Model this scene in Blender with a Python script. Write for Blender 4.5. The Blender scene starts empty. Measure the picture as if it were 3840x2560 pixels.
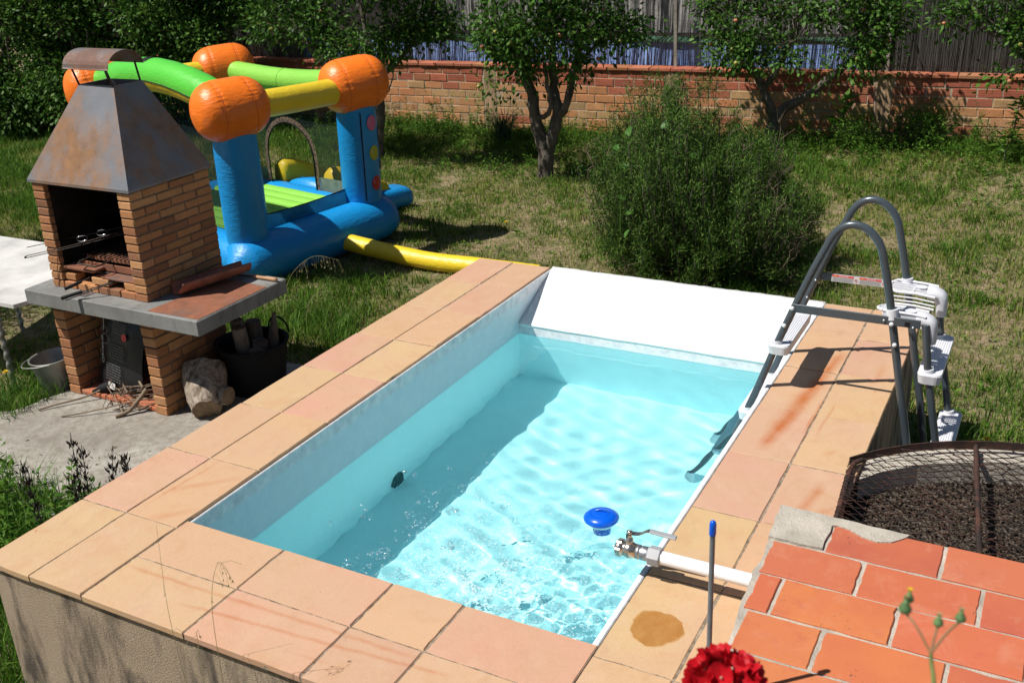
import bpy, math, random
import numpy as np
from mathutils import Vector, Matrix

# ------------------------------------------------------------------ scene, camera, light
SC = bpy.context.scene
COL = SC.collection
R = math.radians
random.seed(7)
RNG = np.random.default_rng(7)

def make_camera():
    cd = bpy.data.cameras.new('camera')
    cam = bpy.data.objects.new('camera', cd); COL.objects.link(cam)
    cd.sensor_width = 36.0; cd.lens = 36.224
    cd.clip_start = 0.05; cd.clip_end = 300
    pi, ya, ro = R(-22.8923), R(-28.7535), R(-2.4799)
    f = Vector((math.sin(ya)*math.cos(pi), math.cos(ya)*math.cos(pi), math.sin(pi)))
    r = Vector((math.cos(ya), -math.sin(ya), 0)); u = r.cross(f)
    r2 = r*math.cos(ro)+u*math.sin(ro); u2 = -r*math.sin(ro)+u*math.cos(ro)
    m = Matrix((r2, u2, -f)).transposed().to_4x4()
    m.translation = Vector((2.93385, -2.25635, 2.25995))
    cam.matrix_world = m
    cd.dof.use_dof = True; cd.dof.focus_distance = 5.6; cd.dof.aperture_fstop = 8.0
    SC.camera = cam
make_camera()

SUN_DIR = Vector((-0.48, -0.45, 1.0)).normalized()      # towards the sun
w = bpy.data.worlds.new('World'); SC.world = w; w.use_nodes = True
nt = w.node_tree; nt.nodes.clear()
sky = nt.nodes.new('ShaderNodeTexSky'); sky.sky_type = 'NISHITA'; sky.sun_disc = False
sky.sun_elevation = math.asin(SUN_DIR.z); sky.sun_rotation = math.atan2(SUN_DIR.x, SUN_DIR.y)
sky.altitude = 100; sky.air_density = 1.0; sky.dust_density = 0.6; sky.ozone_density = 1.0
bg = nt.nodes.new('ShaderNodeBackground'); bg.inputs['Strength'].default_value = 0.05
wo = nt.nodes.new('ShaderNodeOutputWorld')
nt.links.new(sky.outputs[0], bg.inputs[0]); nt.links.new(bg.outputs[0], wo.inputs[0])

sl = bpy.data.lights.new('sun', 'SUN'); sl.energy = 5.0; sl.angle = R(0.53); sl.color = (1.0, 0.955, 0.88)
so = bpy.data.objects.new('sun', sl); COL.objects.link(so)
so.rotation_euler = (-SUN_DIR).to_track_quat('-Z', 'Y').to_euler(); so.location = (-8, -8, 16)
sl.cycles.is_caustics_light = True; sl.cycles.use_multiple_importance_sampling = False

SC.view_settings.view_transform = 'Standard'; SC.view_settings.look = 'None'
SC.view_settings.exposure = 0.25; SC.view_settings.gamma = 1.0
SC.view_settings.use_curve_mapping = False
SC.render.engine = 'CYCLES'
cy = SC.cycles
cy.use_denoising = True
try: cy.denoiser = 'OPENIMAGEDENOISE'
except Exception: pass
cy.max_bounces = 18; cy.diffuse_bounces = 9; cy.glossy_bounces = 10; cy.transmission_bounces = 12; cy.transparent_max_bounces = 8
cy.caustics_refractive = True; cy.caustics_reflective = True
cy.sample_clamp_indirect = 6.0; cy.blur_glossy = 0.5
cy.use_adaptive_sampling = True; cy.adaptive_threshold = 0.015

# ------------------------------------------------------------------ helpers
ORG = {}
def link(o, parent=None, org=(0, 0, 0)):
    COL.objects.link(o)
    if parent is not None: o.parent = parent
    ORG[o.name] = Vector(org)
    return o
def tag(o, label, cat, group=None, kind=None):
    if label: o['label'] = label
    if cat: o['category'] = cat
    if group: o['group'] = group
    if kind: o['kind'] = kind
    return o
def thing(name, label, cat, loc=(0, 0, 0), group=None):
    o = bpy.data.objects.new(name, None); o.empty_display_size = 0.1
    link(o, None, loc); o.location = loc
    return tag(o, label, cat, group)
def vec(p): return Vector(p)

class MB:
    """collects shapes in world coordinates and builds ONE mesh object"""
    def __init__(s): s.v = []; s.f = []; s.m = []; s.sm = []
    def add(s, verts, faces, mi=0, smooth=False):
        n = len(s.v); s.v += [tuple(p) for p in verts]
        for f in faces: s.f.append([i+n for i in f]); s.m.append(mi); s.sm.append(smooth)
        return s
    def box(s, lo, hi, ch=0.0, mi=0, M=None, jit=0.0, rnd=None):
        lo, hi = Vector(lo), Vector(hi); c = (lo+hi)/2; h = (hi-lo)/2
        if ch <= 0:
            vs = [Vector((c.x+sx*h.x, c.y+sy*h.y, c.z+sz*h.z)) for sz in (-1, 1) for sy in (-1, 1) for sx in (-1, 1)]
            fs = [(0, 2, 3, 1), (4, 5, 7, 6), (0, 1, 5, 4), (2, 6, 7, 3), (0, 4, 6, 2), (1, 3, 7, 5)]
        else:
            ch = min(ch, h.x*.9, h.y*.9, h.z*.9)
            vs = []; idx = {}
            for sx in (-1, 1):
                for sy in (-1, 1):
                    for sz in (-1, 1):
                        for a in range(3):
                            k = [h.x-ch, h.y-ch, h.z-ch]; k[a] = (h.x, h.y, h.z)[a]
                            idx[(sx, sy, sz, a)] = len(vs)
                            vs.append(Vector((c.x+sx*k[0], c.y+sy*k[1], c.z+sz*k[2])))
            I = idx; fs = []
            for q in (-1, 1):
                fs.append([I[(q, -1, -1, 0)], I[(q, 1, -1, 0)], I[(q, 1, 1, 0)], I[(q, -1, 1, 0)]][::q])
                fs.append([I[(-1, q, -1, 1)], I[(-1, q, 1, 1)], I[(1, q, 1, 1)], I[(1, q, -1, 1)]][::q])
                fs.append([I[(-1, -1, q, 2)], I[(1, -1, q, 2)], I[(1, 1, q, 2)], I[(-1, 1, q, 2)]][::q])
            for p in (-1, 1):
                for q in (-1, 1):
                    fs.append([I[(p, q, -1, 0)], I[(p, q, 1, 0)], I[(p, q, 1, 1)], I[(p, q, -1, 1)]][::-1 if p*q < 0 else 1][::-1])
                    fs.append([I[(p, -1, q, 0)], I[(p, 1, q, 0)], I[(p, 1, q, 2)], I[(p, -1, q, 2)]][::-1 if p*q < 0 else 1])
                    fs.append([I[(-1, p, q, 1)], I[(1, p, q, 1)], I[(1, p, q, 2)], I[(-1, p, q, 2)]][::-1 if p*q < 0 else 1][::-1])
                    for z in (-1, 1):
                        t = [I[(p, q, z, 0)], I[(p, q, z, 1)], I[(p, q, z, 2)]]
                        fs.append(t if p*q*z > 0 else t[::-1])
        if jit:
            rr = rnd or random
            vs = [v+Vector((rr.uniform(-jit, jit), rr.uniform(-jit, jit), rr.uniform(-jit, jit))) for v in vs]
        if M is not None: vs = [M @ v for v in vs]
        return s.add(vs, fs, mi)
    def tube(s, pts, r, n=8, cap=True, mi=0, smooth=True, closed=False, up=None):
        pts = [Vector(p) for p in pts]; m = len(pts)
        rs = r if isinstance(r, (list, tuple)) else [r]*m
        T = []
        for i in range(m):
            a = pts[(i-1) % m] if (closed or i > 0) else pts[i]
            b = pts[(i+1) % m] if (closed or i < m-1) else pts[i]
            t = (b-a); T.append(t.normalized() if t.length > 1e-9 else Vector((0, 0, 1)))
        N = Vector(up) if up else T[0].orthogonal()
        N = (N-T[0]*N.dot(T[0])).normalized()
        vs = []
        for i in range(m):
            if i: 
                N = N-T[i]*N.dot(T[i])
                N = N.normalized() if N.length > 1e-6 else T[i].orthogonal().normalized()
            B = T[i].cross(N)
            for k in range(n):
                a = 2*math.pi*k/n
                vs.append(pts[i]+(N*math.cos(a)+B*math.sin(a))*rs[i])
        fs = []
        for i in range(m if closed else m-1):
            j = (i+1) % m
            for k in range(n):
                l = (k+1) % n
                fs.append((i*n+k, i*n+l, j*n+l, j*n+k))
        s.add(vs, fs, mi, smooth)
        if cap and not closed:
            s.add([vs[k] for k in range(n)], [list(range(n))[::-1]], mi)
            s.add([vs[(m-1)*n+k] for k in range(n)], [list(range(n))], mi)
        return s
    def lathe(s, prof, c=(0, 0, 0), ax=(0, 0, 1), n=24, mi=0, smooth=True, fn=None):
        """prof: list of (radius, height) along ax from c"""
        c = Vector(c); ax = Vector(ax).normalized(); N = ax.orthogonal().normalized(); B = ax.cross(N)
        vs = []
        for i, (r, h) in enumerate(prof):
            for k in range(n):
                a = 2*math.pi*k/n
                rr = r if fn is None else fn(r, h, a)
                vs.append(c+ax*h+(N*math.cos(a)+B*math.sin(a))*rr)
        fs = [(i*n+k, i*n+(k+1) % n, (i+1)*n+(k+1) % n, (i+1)*n+k) for i in range(len(prof)-1) for k in range(n)]
        s.add(vs, fs, mi, smooth)
        if prof[0][0] > 1e-4: s.add(vs[:n], [list(range(n))[::-1]], mi, False)
        if prof[-1][0] > 1e-4: s.add(vs[-n:], [list(range(n))], mi, False)
        return s
    def prism(s, poly, z0, z1, mi=0):
        n = len(poly)
        vs = [(x, y, z0) for x, y in poly]+[(x, y, z1) for x, y in poly]
        fs = [list(range(n))[::-1], [i+n for i in range(n)]]+[(i, (i+1) % n, (i+1) % n+n, i+n) for i in range(n)]
        return s.add(vs, fs, mi)
    def mesh(s, name, org=(0, 0, 0)):
        me = bpy.data.meshes.new(name); o = Vector(org)
        me.from_pydata([(v[0]-o.x, v[1]-o.y, v[2]-o.z) for v in s.v], [], s.f)
        me.polygons.foreach_set('material_index', s.m)
        me.polygons.foreach_set('use_smooth', s.sm)
        me.update(); return me
    def build(s, name, mats, parent=None, org=None):
        if org is None: org = ORG[parent.name] if parent is not None else Vector((0, 0, 0))
        me = s.mesh(name, org)
        for m in (mats if isinstance(mats, (list, tuple)) else [mats]): me.materials.append(m)
        o = bpy.data.objects.new(name, me)
        link(o, parent, org)
        if parent is None: o.location = org
        else: o.location = Vector(org)-ORG[parent.name]
        return o
def put(name, me, parent, pos, rot=None, color=None, scale=None):
    """an object sharing mesh data, at world position pos under parent"""
    o = bpy.data.objects.new(name, me); link(o, parent, pos)
    o.location = Vector(pos)-ORG[parent.name] if parent is not None else Vector(pos)
    if rot: o.rotation_euler = rot
    if scale: o.scale = scale
    if color: o.color = (*color, 1)
    return o
def np_mesh(name, V, F, mats, parent=None, org=(0, 0, 0), mi=None, smooth=False):
    V = np.asarray(V, dtype=np.float64)-np.array(org)
    F = np.asarray(F, dtype=np.int32); k = F.shape[1]
    me = bpy.data.meshes.new(name)
    me.vertices.add(len(V)); me.vertices.foreach_set('co', V.astype(np.float32).ravel())
    me.loops.add(F.size); me.loops.foreach_set('vertex_index', F.ravel())
    me.polygons.add(len(F)); me.polygons.foreach_set('loop_start', np.arange(0, F.size, k, dtype=np.int32))
    if mi is not None: me.polygons.foreach_set('material_index', np.asarray(mi, dtype=np.int32))
    if smooth: me.polygons.foreach_set('use_smooth', np.ones(len(F), dtype=bool))
    me.update(calc_edges=True); me.validate()
    for m in (mats if isinstance(mats, (list, tuple)) else [mats]): me.materials.append(m)
    o = bpy.data.objects.new(name, me); link(o, parent, org)
    o.location = Vector(org)-(ORG[parent.name] if parent is not None else Vector((0, 0, 0)))
    return o

# value noise for patches
_T = np.random.default_rng(3).random((256, 256))
def vnoise(x, y, s=1.0, o=0):
    x = np.asarray(x)*s+o*17.3; y = np.asarray(y)*s+o*5.9
    xi = np.floor(x).astype(int); yi = np.floor(y).astype(int); fx = x-xi; fy = y-yi
    fx = fx*fx*(3-2*fx); fy = fy*fy*(3-2*fy)
    g = lambda a, b: _T[a % 256, b % 256]
    return (g(xi, yi)*(1-fx)+g(xi+1, yi)*fx)*(1-fy)+(g(xi, yi+1)*(1-fx)+g(xi+1, yi+1)*fx)*fy
def fbm(x, y, s=1.0, o=0): return .5*vnoise(x, y, s, o)+.3*vnoise(x, y, s*2.1, o+1)+.2*vnoise(x, y, s*4.3, o+2)

# ------------------------------------------------------------------ materials
class NT:
    def __init__(s, name):
        s.m = bpy.data.materials.new(name); s.m.use_nodes = True
        s.t = s.m.node_tree; s.t.nodes.clear()
        s.out = s.t.nodes.new('ShaderNodeOutputMaterial'); s.mi = {}
    def n(s, typ, **kw):
        nd = s.t.nodes.new('ShaderNode'+typ)
        for k, v in kw.items():
            if k in nd.inputs: nd.inputs[k].default_value = v
            else: setattr(nd, k, v)
        return nd
    def l(s, a, b): s.t.links.new(a, b); return s
    def coord(s, kind='obj', rnd=True):
        if kind == 'world': return s.n('NewGeometry').outputs['Position']
        return s.n('TexCoord').outputs['Object']
    def noise(s, co, scale, detail=4, rough=.55, w=None, stretch=None, dist=0.0):
        nd = s.n('TexNoise'); nd.noise_dimensions = '4D'
        nd.inputs['Scale'].default_value = scale; nd.inputs['Detail'].default_value = detail
        nd.inputs['Roughness'].default_value = rough; nd.inputs['Distortion'].default_value = dist
        if stretch:
            mp = s.n('Mapping'); mp.inputs['Scale'].default_value = stretch; s.l(co, mp.inputs['Vector']); co = mp.outputs[0]
        s.l(co, nd.inputs['Vector'])
        if w is not None: s.l(w, nd.inputs['W'])
        return nd.outputs['Fac']
    def ramp(s, fac, stops, interp='LINEAR'):
        nd = s.n('ValToRGB'); cr = nd.color_ramp; cr.interpolation = interp
        while len(cr.elements) < len(stops): cr.elements.new(.5)
        for e, (p, c) in zip(cr.elements, stops):
            e.position = p; e.color = (*c, 1) if isinstance(c, (tuple, list)) else (c, c, c, 1)
        s.l(fac, nd.inputs[0]); return nd.outputs['Color']
    def mix(s, fac, a, b, mode='MIX'):
        nd = s.n('Mix'); nd.data_type = 'RGBA'; nd.blend_type = mode
        for x, i in ((fac, 0), (a, 6), (b, 7)):
            if isinstance(x, (int, float)): nd.inputs[i].default_value = x
            elif isinstance(x, (tuple, list)): nd.inputs[i].default_value = (*x, 1)
            else: s.l(x, nd.inputs[i])
        return nd.outputs[2]
    def math(s, op, a, b=None, clamp=False):
        nd = s.n('Math'); nd.operation = op; nd.use_clamp = clamp
        for i, x in enumerate((a, b)):
            if x is None: continue
            if isinstance(x, (int, float)): nd.inputs[i].default_value = x
            else: s.l(x, nd.inputs[i])
        return nd.outputs[0]
    def rand(s, mul=40.0): return s.math('MULTIPLY', s.n('ObjectInfo').outputs['Random'], mul)
    def objcol(s): return s.n('ObjectInfo').outputs['Color']
    def island(s): return s.n('NewGeometry').outputs['Random Per Island']
    def bump(s, h, dist=.002, strength=1.0, prev=None):
        nd = s.n('Bump'); nd.inputs['Distance'].default_value = dist; nd.inputs['Strength'].default_value = strength
        s.l(h, nd.inputs['Height'])
        if prev is not None: s.l(prev, nd.inputs['Normal'])
        return nd.outputs[0]
    def finish(s, col, rough=.7, metal=0.0, bump=None, spec=.5, coat=0.0, trans=0.0):
        p = s.n('BsdfPrincipled')
        for x, k in ((col, 'Base Color'), (rough, 'Roughness'), (metal, 'Metallic')):
            if isinstance(x, (int, float)): p.inputs[k].default_value = x
            elif isinstance(x, (tuple, list)): p.inputs[k].default_value = (*x, 1)
            else: s.l(x, p.inputs[k])
        p.inputs['Specular IOR Level'].default_value = spec
        p.inputs['Coat Weight'].default_value = coat
        if bump is not None: s.l(bump, p.inputs['Normal'])
        sh = p.outputs[0]
        if trans:
            tr = s.n('BsdfTranslucent'); mx = s.n('MixShader'); mx.inputs[0].default_value = trans
            if isinstance(col, (tuple, list)): tr.inputs[0].default_value = (*col, 1)
            else: s.l(col, tr.inputs[0])
            s.l(sh, mx.inputs[1]); s.l(tr.outputs[0], mx.inputs[2]); sh = mx.outputs[0]
        s.l(sh, s.out.inputs['Surface'])
        return s.m

def m_plain(name, c, rough=.6, metal=0, var=.12, scale=8, bump=.0, bscale=40, spec=.5, kind='obj', coat=0):
    t = NT(name); co = t.coord(kind); w_ = t.rand()
    nz = t.noise(co, scale, 5, .6, w_)
    lo = tuple(max(0, x*(1-var*1.6)) for x in c); hi = tuple(min(1, x*(1+var)) for x in c)
    col = t.ramp(nz, [(.3, lo), (.7, hi)])
    b = t.bump(t.noise(co, bscale, 4, .6, w_), bump) if bump else None
    return t.finish(col, rough, metal, b, spec, coat)
def m_leaf(name, cols, rough=.45, trans=.25, spec=.4):
    t = NT(name)
    n_ = len(cols); col = t.ramp(t.island(), [(i/(n_-1) if n_ > 1 else 0, c) for i, c in enumerate(cols)])
    return t.finish(col, rough, 0, None, spec, 0, trans)

RUNS = [(2.07, 2.98, 1.955, 1.78, .045, 1.0), (2.03, 2.62, 1.96, 1.95, .07, .45), (2.10, 2.40, 2.09, 2.0, .012, .7), (2.16, 2.35, 2.15, 1.99, .010, .55), (2.30, 2.9, 2.28, 2.62, .03, .35),
        (2.27, 1.60, 2.21, 1.20, .035, .7), (2.36, 1.42, 2.25, 1.30, .03, .5), (.02, -.07, 1.30, -.045, .014, .5), (.38, -.16, 1.45, -.075, .013, .55), (.9, -.2, 1.1, -.19, .01, .3), (-.26, .40, -.03, .62, .03, .35), (-.16, .20, -.02, .34, .035, .45),
        (-.25, .30, -.22, .70, .012, .5), (2.02, 2.28, 2.0, 2.05, .03, .5), (2.22, 2.22, 2.2, 2.14, .05, .4), (2.25, 1.88, 2.22, 1.84, .03, .8)]
def m_tile():
    """weathered terracotta-cream coping tile, tone from the object's own colour"""
    t = NT('coping_terracotta'); co = t.coord(); w_ = t.rand(70)
    big = t.noise(co, 3.0, 3, .5, w_); col = t.mix(t.ramp(big, [(.35, 0.0), (.7, 1.0)]), t.objcol(), (.52, .34, .215))
    mid = t.noise(co, 8, 6, .68, t.math('ADD', w_, 5.0), None, .6)
    col = t.mix(t.ramp(mid, [(.50, 0.0), (.74, .5)]), col, (.48, .25, .125))
    pale = t.noise(co, 5, 6, .7, t.math('ADD', w_, 17.0), None, 1.0); col = t.mix(t.ramp(pale, [(.54, 0.0), (.75, .35)]), col, (.60, .45, .33))
    grime = t.noise(co, 12, 6, .75, t.math('ADD', w_, 29.0), (1, .45, 1), .8); col = t.mix(t.ramp(grime, [(.56, 0.0), (.72, .24)]), col, (.28, .18, .11))
    fine = t.noise(co, 170, 3, .65, w_)
    col = t.mix(t.ramp(fine, [(.36, .22), (.6, 0.0)]), col, (.34, .20, .12))
    sp = t.noise(co, 34, 2, .4, t.math('ADD', w_, 11.0))
    col = t.mix(t.ramp(sp, [(.745, 0.0), (.78, .85)]), col, (.40, .12, .035))
    wp = t.coord('world'); sx = t.n('SeparateXYZ'); t.l(wp, sx.inputs[0]); X, Y = sx.outputs[0], sx.outputs[1]
    wob = t.math('MULTIPLY', t.math('SUBTRACT', t.noise(wp, 11, 4, .6), .5), .07)
    # rust runs and rubbed streaks where water has carried iron over the coping: (x0, y0, x1, y1, width, strength)
    for x0, y0, x1, y1, wd, st in RUNS:
        dx, dy = x1-x0, y1-y0; L = math.hypot(dx, dy); ux, uy = dx/L, dy/L
        px, py = t.math('SUBTRACT', X, x0), t.math('SUBTRACT', Y, y0)
        al = t.math('ADD', t.math('MULTIPLY', px, ux), t.math('MULTIPLY', py, uy))
        ac = t.math('ABSOLUTE', t.math('ADD', t.math('SUBTRACT', t.math('MULTIPLY', py, ux), t.math('MULTIPLY', px, uy)), t.math('MULTIPLY', wob, .35)))
        k1 = t.math('SUBTRACT', 1.0, t.math('MULTIPLY', ac, 1/wd), True)
        e = t.math('MINIMUM', t.math('MULTIPLY', t.math('ADD', al, .03), 9.0, True), t.math('MULTIPLY', t.math('SUBTRACT', L+.03, al), 9.0, True))
        k = t.math('MULTIPLY', t.math('MULTIPLY', k1, e), t.math('MULTIPLY', t.ramp(mid, [(.25, .35), (.7, 1.0)]), st), True)
        col = t.mix(k, col, (.40, .105, .018))
    b = t.bump(t.noise(co, 220, 4, .6, w_), .0008); b = t.bump(mid, .0015, 1, b)
    return t.finish(col, .72, 0, b, .35)
def m_brick(name, soot=.5):
    t = NT(name); co = t.coord(); w_ = t.rand(60)
    n1 = t.noise(co, 9, 5, .6, w_); col = t.mix(t.ramp(n1, [(.35, 0.0), (.75, .6)]), t.objcol(), (.30, .15, .07))
    n2 = t.noise(co, 60, 4, .7, w_); col = t.mix(t.ramp(n2, [(.5, 0.0), (.8, .35)]), col, (.12, .07, .045))
    n3 = t.noise(co, 26, 3, .5, t.math('ADD', w_, 9.0)); col = t.mix(t.ramp(n3, [(.66, 0.0), (.8, .5)]), col, (.62, .42, .27))
    b = t.bump(n2, .003); b = t.bump(n1, .004, 1, b)
    return t.finish(col, .85, 0, b, .25)
def m_rust(name, base, rust, amount=.5, rough=.5, metal=.6, scale=3.0, stretch=None, edge=(.45, .62)):
    t = NT(name); co = t.coord(); w_ = t.rand()
    n1 = t.noise(co, scale, 6, .65, w_, stretch); n2 = t.noise(co, 90, 3, .6, w_)
    f = t.math('ADD', n1, t.math('MULTIPLY', t.math('SUBTRACT', n2, .5), .25))
    k = t.ramp(f, [(edge[0], 0.0), (edge[1], 1.0)])
    rc = t.ramp(t.noise(co, 14, 5, .6, w_), [(.3, tuple(x*.6 for x in rust)), (.7, rust)])
    bc = t.ramp(t.noise(co, 6, 4, .6, w_), [(.3, tuple(x*.75 for x in base)), (.7, base)])
    col = t.mix(t.math('MULTIPLY', k, amount), bc, rc)
    b = t.bump(n2, .0012)
    return t.finish(col, t.ramp(k, [(0, rough), (1, .85)]), t.ramp(k, [(0, metal), (1, .1)]), b)
def m_vinyl(name, c, rough=.38):
    t = NT(name); co = t.coord('world')
    n0 = t.noise(co, 3, 3, .5); col = t.ramp(n0, [(.3, tuple(x*.9 for x in c)), (.7, c)])
    wr = t.noise(co, 14, 3, .55, None, (1, 1, 2.6), .8); fine = t.noise(co, 300, 2, .5)
    b = t.bump(wr, .006); b = t.bump(fine, .0005, 1, b)
    return t.finish(col, rough, 0, b, .5, 0, .08)

M = {}
M['tile'] = m_tile()
M['mortar'] = m_plain('mortar_grey', (.30, .24, .18), .95, 0, .5, 30, .006, 120, .2)
M['mortar_dark'] = m_plain('mortar_dark', (.17, .135, .105), .95, 0, .25, 40, .004, 120, .2)
M['brick'] = m_brick('barbecue_brick')
M['wallbrick'] = m_brick('garden_wall_brick')
def m_render():
    t = NT('sand_render'); co = t.coord('world')
    n1 = t.noise(co, 2.2, 5, .65); col = t.ramp(n1, [(.3, (.36, .28, .20)), (.7, (.50, .40, .29))])
    gr = t.noise(co, 150, 3, .6); col = t.mix(t.ramp(gr, [(.4, .45), (.62, 0.0)]), col, (.26, .20, .15))
    st = t.noise(co, 4.2, 6, .65, None, (1.9, 1.9, .5), .5); col = t.mix(t.ramp(st, [(.46, 0.0), (.62, .9)]), col, (.075, .065, .055))
    wsp = t.noise(co, 40, 2, .5); col = t.mix(t.ramp(wsp, [(.73, 0.0), (.77, .8)]), col, (.62, .60, .56))
    b = t.bump(gr, .006); b = t.bump(t.noise(co, 260, 4, .7), .004, 1, b)
    return t.finish(col, .95, 0, b, .15)
M['render'] = m_render()
def m_lining():
    """white pool paint with a pale blue coat below a hand painted line"""
    t = NT('pool_paint'); co = t.coord('world'); sx = t.n('SeparateXYZ'); t.l(co, sx.inputs[0])
    wob = t.math('MULTIPLY', t.math('SUBTRACT', t.noise(co, 7, 4, .6), .5), .05)
    h = t.math('ADD', sx.outputs[2], wob)
    at = t.n('Attribute'); at.attribute_type = 'OBJECT'; at.attribute_name = 'paint_line'
    d = t.math('SUBTRACT', at.outputs['Fac'], h)
    k = t.math('MULTIPLY', d, 90.0, True)
    grey = t.noise(co, 16, 5, .7); wht = t.ramp(grey, [(.3, (.52, .54, .57)), (.62, (.80, .81, .82))])
    blu = t.ramp(t.noise(co, 5, 4, .6), [(.3, (.67, .89, .92)), (.7, (.73, .92, .945))])
    k2 = t.math('MULTIPLY', t.math('SUBTRACT', -.285, sx.outputs[2]), 60.0, True)
    dry = t.ramp(grey, [(.3, (.60, .70, .745)), (.65, (.67, .76, .80))])
    col = t.mix(k2, t.mix(k, wht, dry), blu)
    b = t.bump(t.noise(co, 60, 4, .6), .003)
    return t.finish(col, .6, 0, b, .3)
M['lining'] = m_lining()
M['white_paint'] = m_plain('white_masonry_paint', (.82, .82, .81), .7, 0, .05, 5, .002, 50, .3, 'world')
M['tube'] = m_plain('grey_blue_enamel', (.072, .09, .105), .28, .25, .08, 6, 0, 40, .5)
M['wplastic'] = m_plain('pale_grey_plastic', (.66, .67, .71), .42, 0, .04, 6, .0006, 200, .5)
M['pvc'] = m_plain('white_pvc', (.80, .80, .82), .3, 0, .02)
M['brass'] = m_plain('nickelled_brass', (.66, .58, .48), .22, .95, .12, 20)
M['steel'] = m_plain('dull_steel', (.42, .43, .45), .38, .9, .1, 30)
M['fitting'] = m_plain('grey_fitting', (.33, .34, .36), .5, 0, .1)
M['blue'] = m_plain('bright_blue_plastic', (.0, .095, .62), .28, 0, .06)
M['wtrans'] = m_plain('milky_plastic', (.62, .70, .76), .3, 0, .05)
M['concrete'] = m_plain('bare_concrete', (.44, .40, .34), .95, 0, .2, 9, .006, 90, .2, 'world')
def m_counter():
    t = NT('counter_concrete'); co = t.coord('world')
    n1 = t.noise(co, 4, 5, .65); col = t.ramp(n1, [(.3, (.14, .14, .135)), (.7, (.25, .25, .24))])
    st = t.noise(co, 9, 5, .6, None, (1.6, 1.6, .5)); col = t.mix(t.ramp(st, [(.56, 0.0), (.72, .75)]), col, (.10, .075, .05))
    b = t.bump(t.noise(co, 110, 4, .6), .002)
    return t.finish(col, .75, 0, b, .35)
M['counter'] = m_counter()
def m_slab():
    t = NT('weathered_slab'); co = t.coord('world')
    n1 = t.noise(co, 1.7, 6, .7); col = t.ramp(n1, [(.3, (.18, .16, .14)), (.52, (.32, .30, .265)), (.75, (.50, .48, .435))])
    n2 = t.noise(co, 22, 6, .75); col = t.mix(t.ramp(n2, [(.46, 0.0), (.60, .68)]), col, (.20, .17, .135))
    n3 = t.noise(co, 3.5, 5, .7); col = t.mix(t.ramp(n3, [(.55, 0.0), (.7, .6)]), col, (.17, .14, .11))
    b = t.bump(n2, .004); b = t.bump(t.noise(co, 130, 3, .6), .002, 1, b)
    return t.finish(col, .95, 0, b, .15)
M['slab'] = m_slab()
def m_terra():
    t = NT('orange_terracotta'); co = t.coord(); w_ = t.rand(70)
    n1 = t.noise(co, 4, 4, .55, w_); col = t.mix(t.ramp(n1, [(.35, 0.0), (.7, 1.0)]), t.objcol(), (.48, .135, .06))
    n2 = t.noise(co, 13, 5, .6, t.math('ADD', w_, 3.0)); col = t.mix(t.ramp(n2, [(.55, 0.0), (.75, .5)]), col, (.38, .095, .06))
    msk = t.ramp(t.noise(co, 4.5, 2, .5, t.math('ADD', w_, 21.0)), [(.55, 0.0), (.62, 1.0)])
    dst = t.noise(co, 7, 6, .75, t.math('ADD', w_, 33.0), None, .8); col = t.mix(t.ramp(dst, [(.53, 0.0), (.75, .5)]), col, (.55, .26, .17))
    sp = t.ramp(t.noise(co, 75, 3, .6, w_), [(.64, 0.0), (.69, .9)])
    col = t.mix(t.math('MULTIPLY', msk, sp), col, (.07, .055, .045))
    b = t.bump(t.noise(co, 140, 4, .6, w_), .0012)
    return t.finish(col, .7, 0, b, .3)
M['terra'] = m_terra()
M['rusty'] = m_rust('rusty_iron', (.035, .022, .018), (.12, .045, .028), .9, .7, .2, 8)
M['rust_plate'] = m_rust('rust_sheet', (.16, .13, .12), (.30, .11, .055), .95, .55, .3, 2.5, None, (.3, .45))
M['hood'] = m_rust('weathered_steel', (.175, .185, .21), (.30, .15, .065), .95, .5, .05, 2.1, (1.25, 1.25, .7), (.435, .63))
M['black'] = m_plain('black_rubber', (.010, .010, .011), .75, 0, .2, spec=.25)
M['soot'] = m_plain('sooty_iron', (.05, .035, .028), .6, .4, .4, 20, .002)
M['chrome'] = m_plain('bright_wire', (.72, .72, .72), .15, 1, .05)
M['wood'] = m_plain('turned_wood', (.40, .22, .11), .5, 0, .25, 15)
def m_bark(name, a, b_, sc=16):
    t = NT(name); co = t.coord('world')
    n1 = t.noise(co, sc, 6, .7, None, (1, 1, .35)); col = t.ramp(n1, [(.3, a), (.7, b_)])
    col = t.mix(t.ramp(t.noise(co, 5, 3, .5), [(.5, 0.0), (.7, .5)]), col, tuple(x*1.5 for x in b_))
    return t.finish(col, .9, 0, t.bump(n1, .012), .2)
M['bark'] = m_bark('grey_bark', (.045, .035, .028), (.17, .145, .12))
def m_log():
    t = NT('weathered_log'); co = t.coord('world')
    n1 = t.noise(co, 13, 7, .75, None, (1, .8, 1), 1.2); col = t.ramp(n1, [(.36, (.10, .07, .05)), (.47, (.30, .235, .18)), (.6, (.52, .45, .37))])
    n2 = t.noise(co, 5, 4, .6); col = t.mix(t.ramp(n2, [(.52, 0.0), (.66, .7)]), col, (.16, .12, .09))
    return t.finish(col, .9, 0, t.bump(n1, .03), .2)
M['log'] = m_log()
M['cut'] = m_plain('cut_wood', (.24, .165, .10), .85, 0, .25, 24)
M['twig'] = m_plain('dry_twig', (.22, .16, .11), .85, 0, .3, 12)
M['marble'] = m_plain('white_marble', (.62, .61, .58), .4, 0, .18, 4, .001)
M['zinc'] = m_plain('worn_zinc', (.33, .33, .31), .45, .5, .3, 6)
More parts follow.
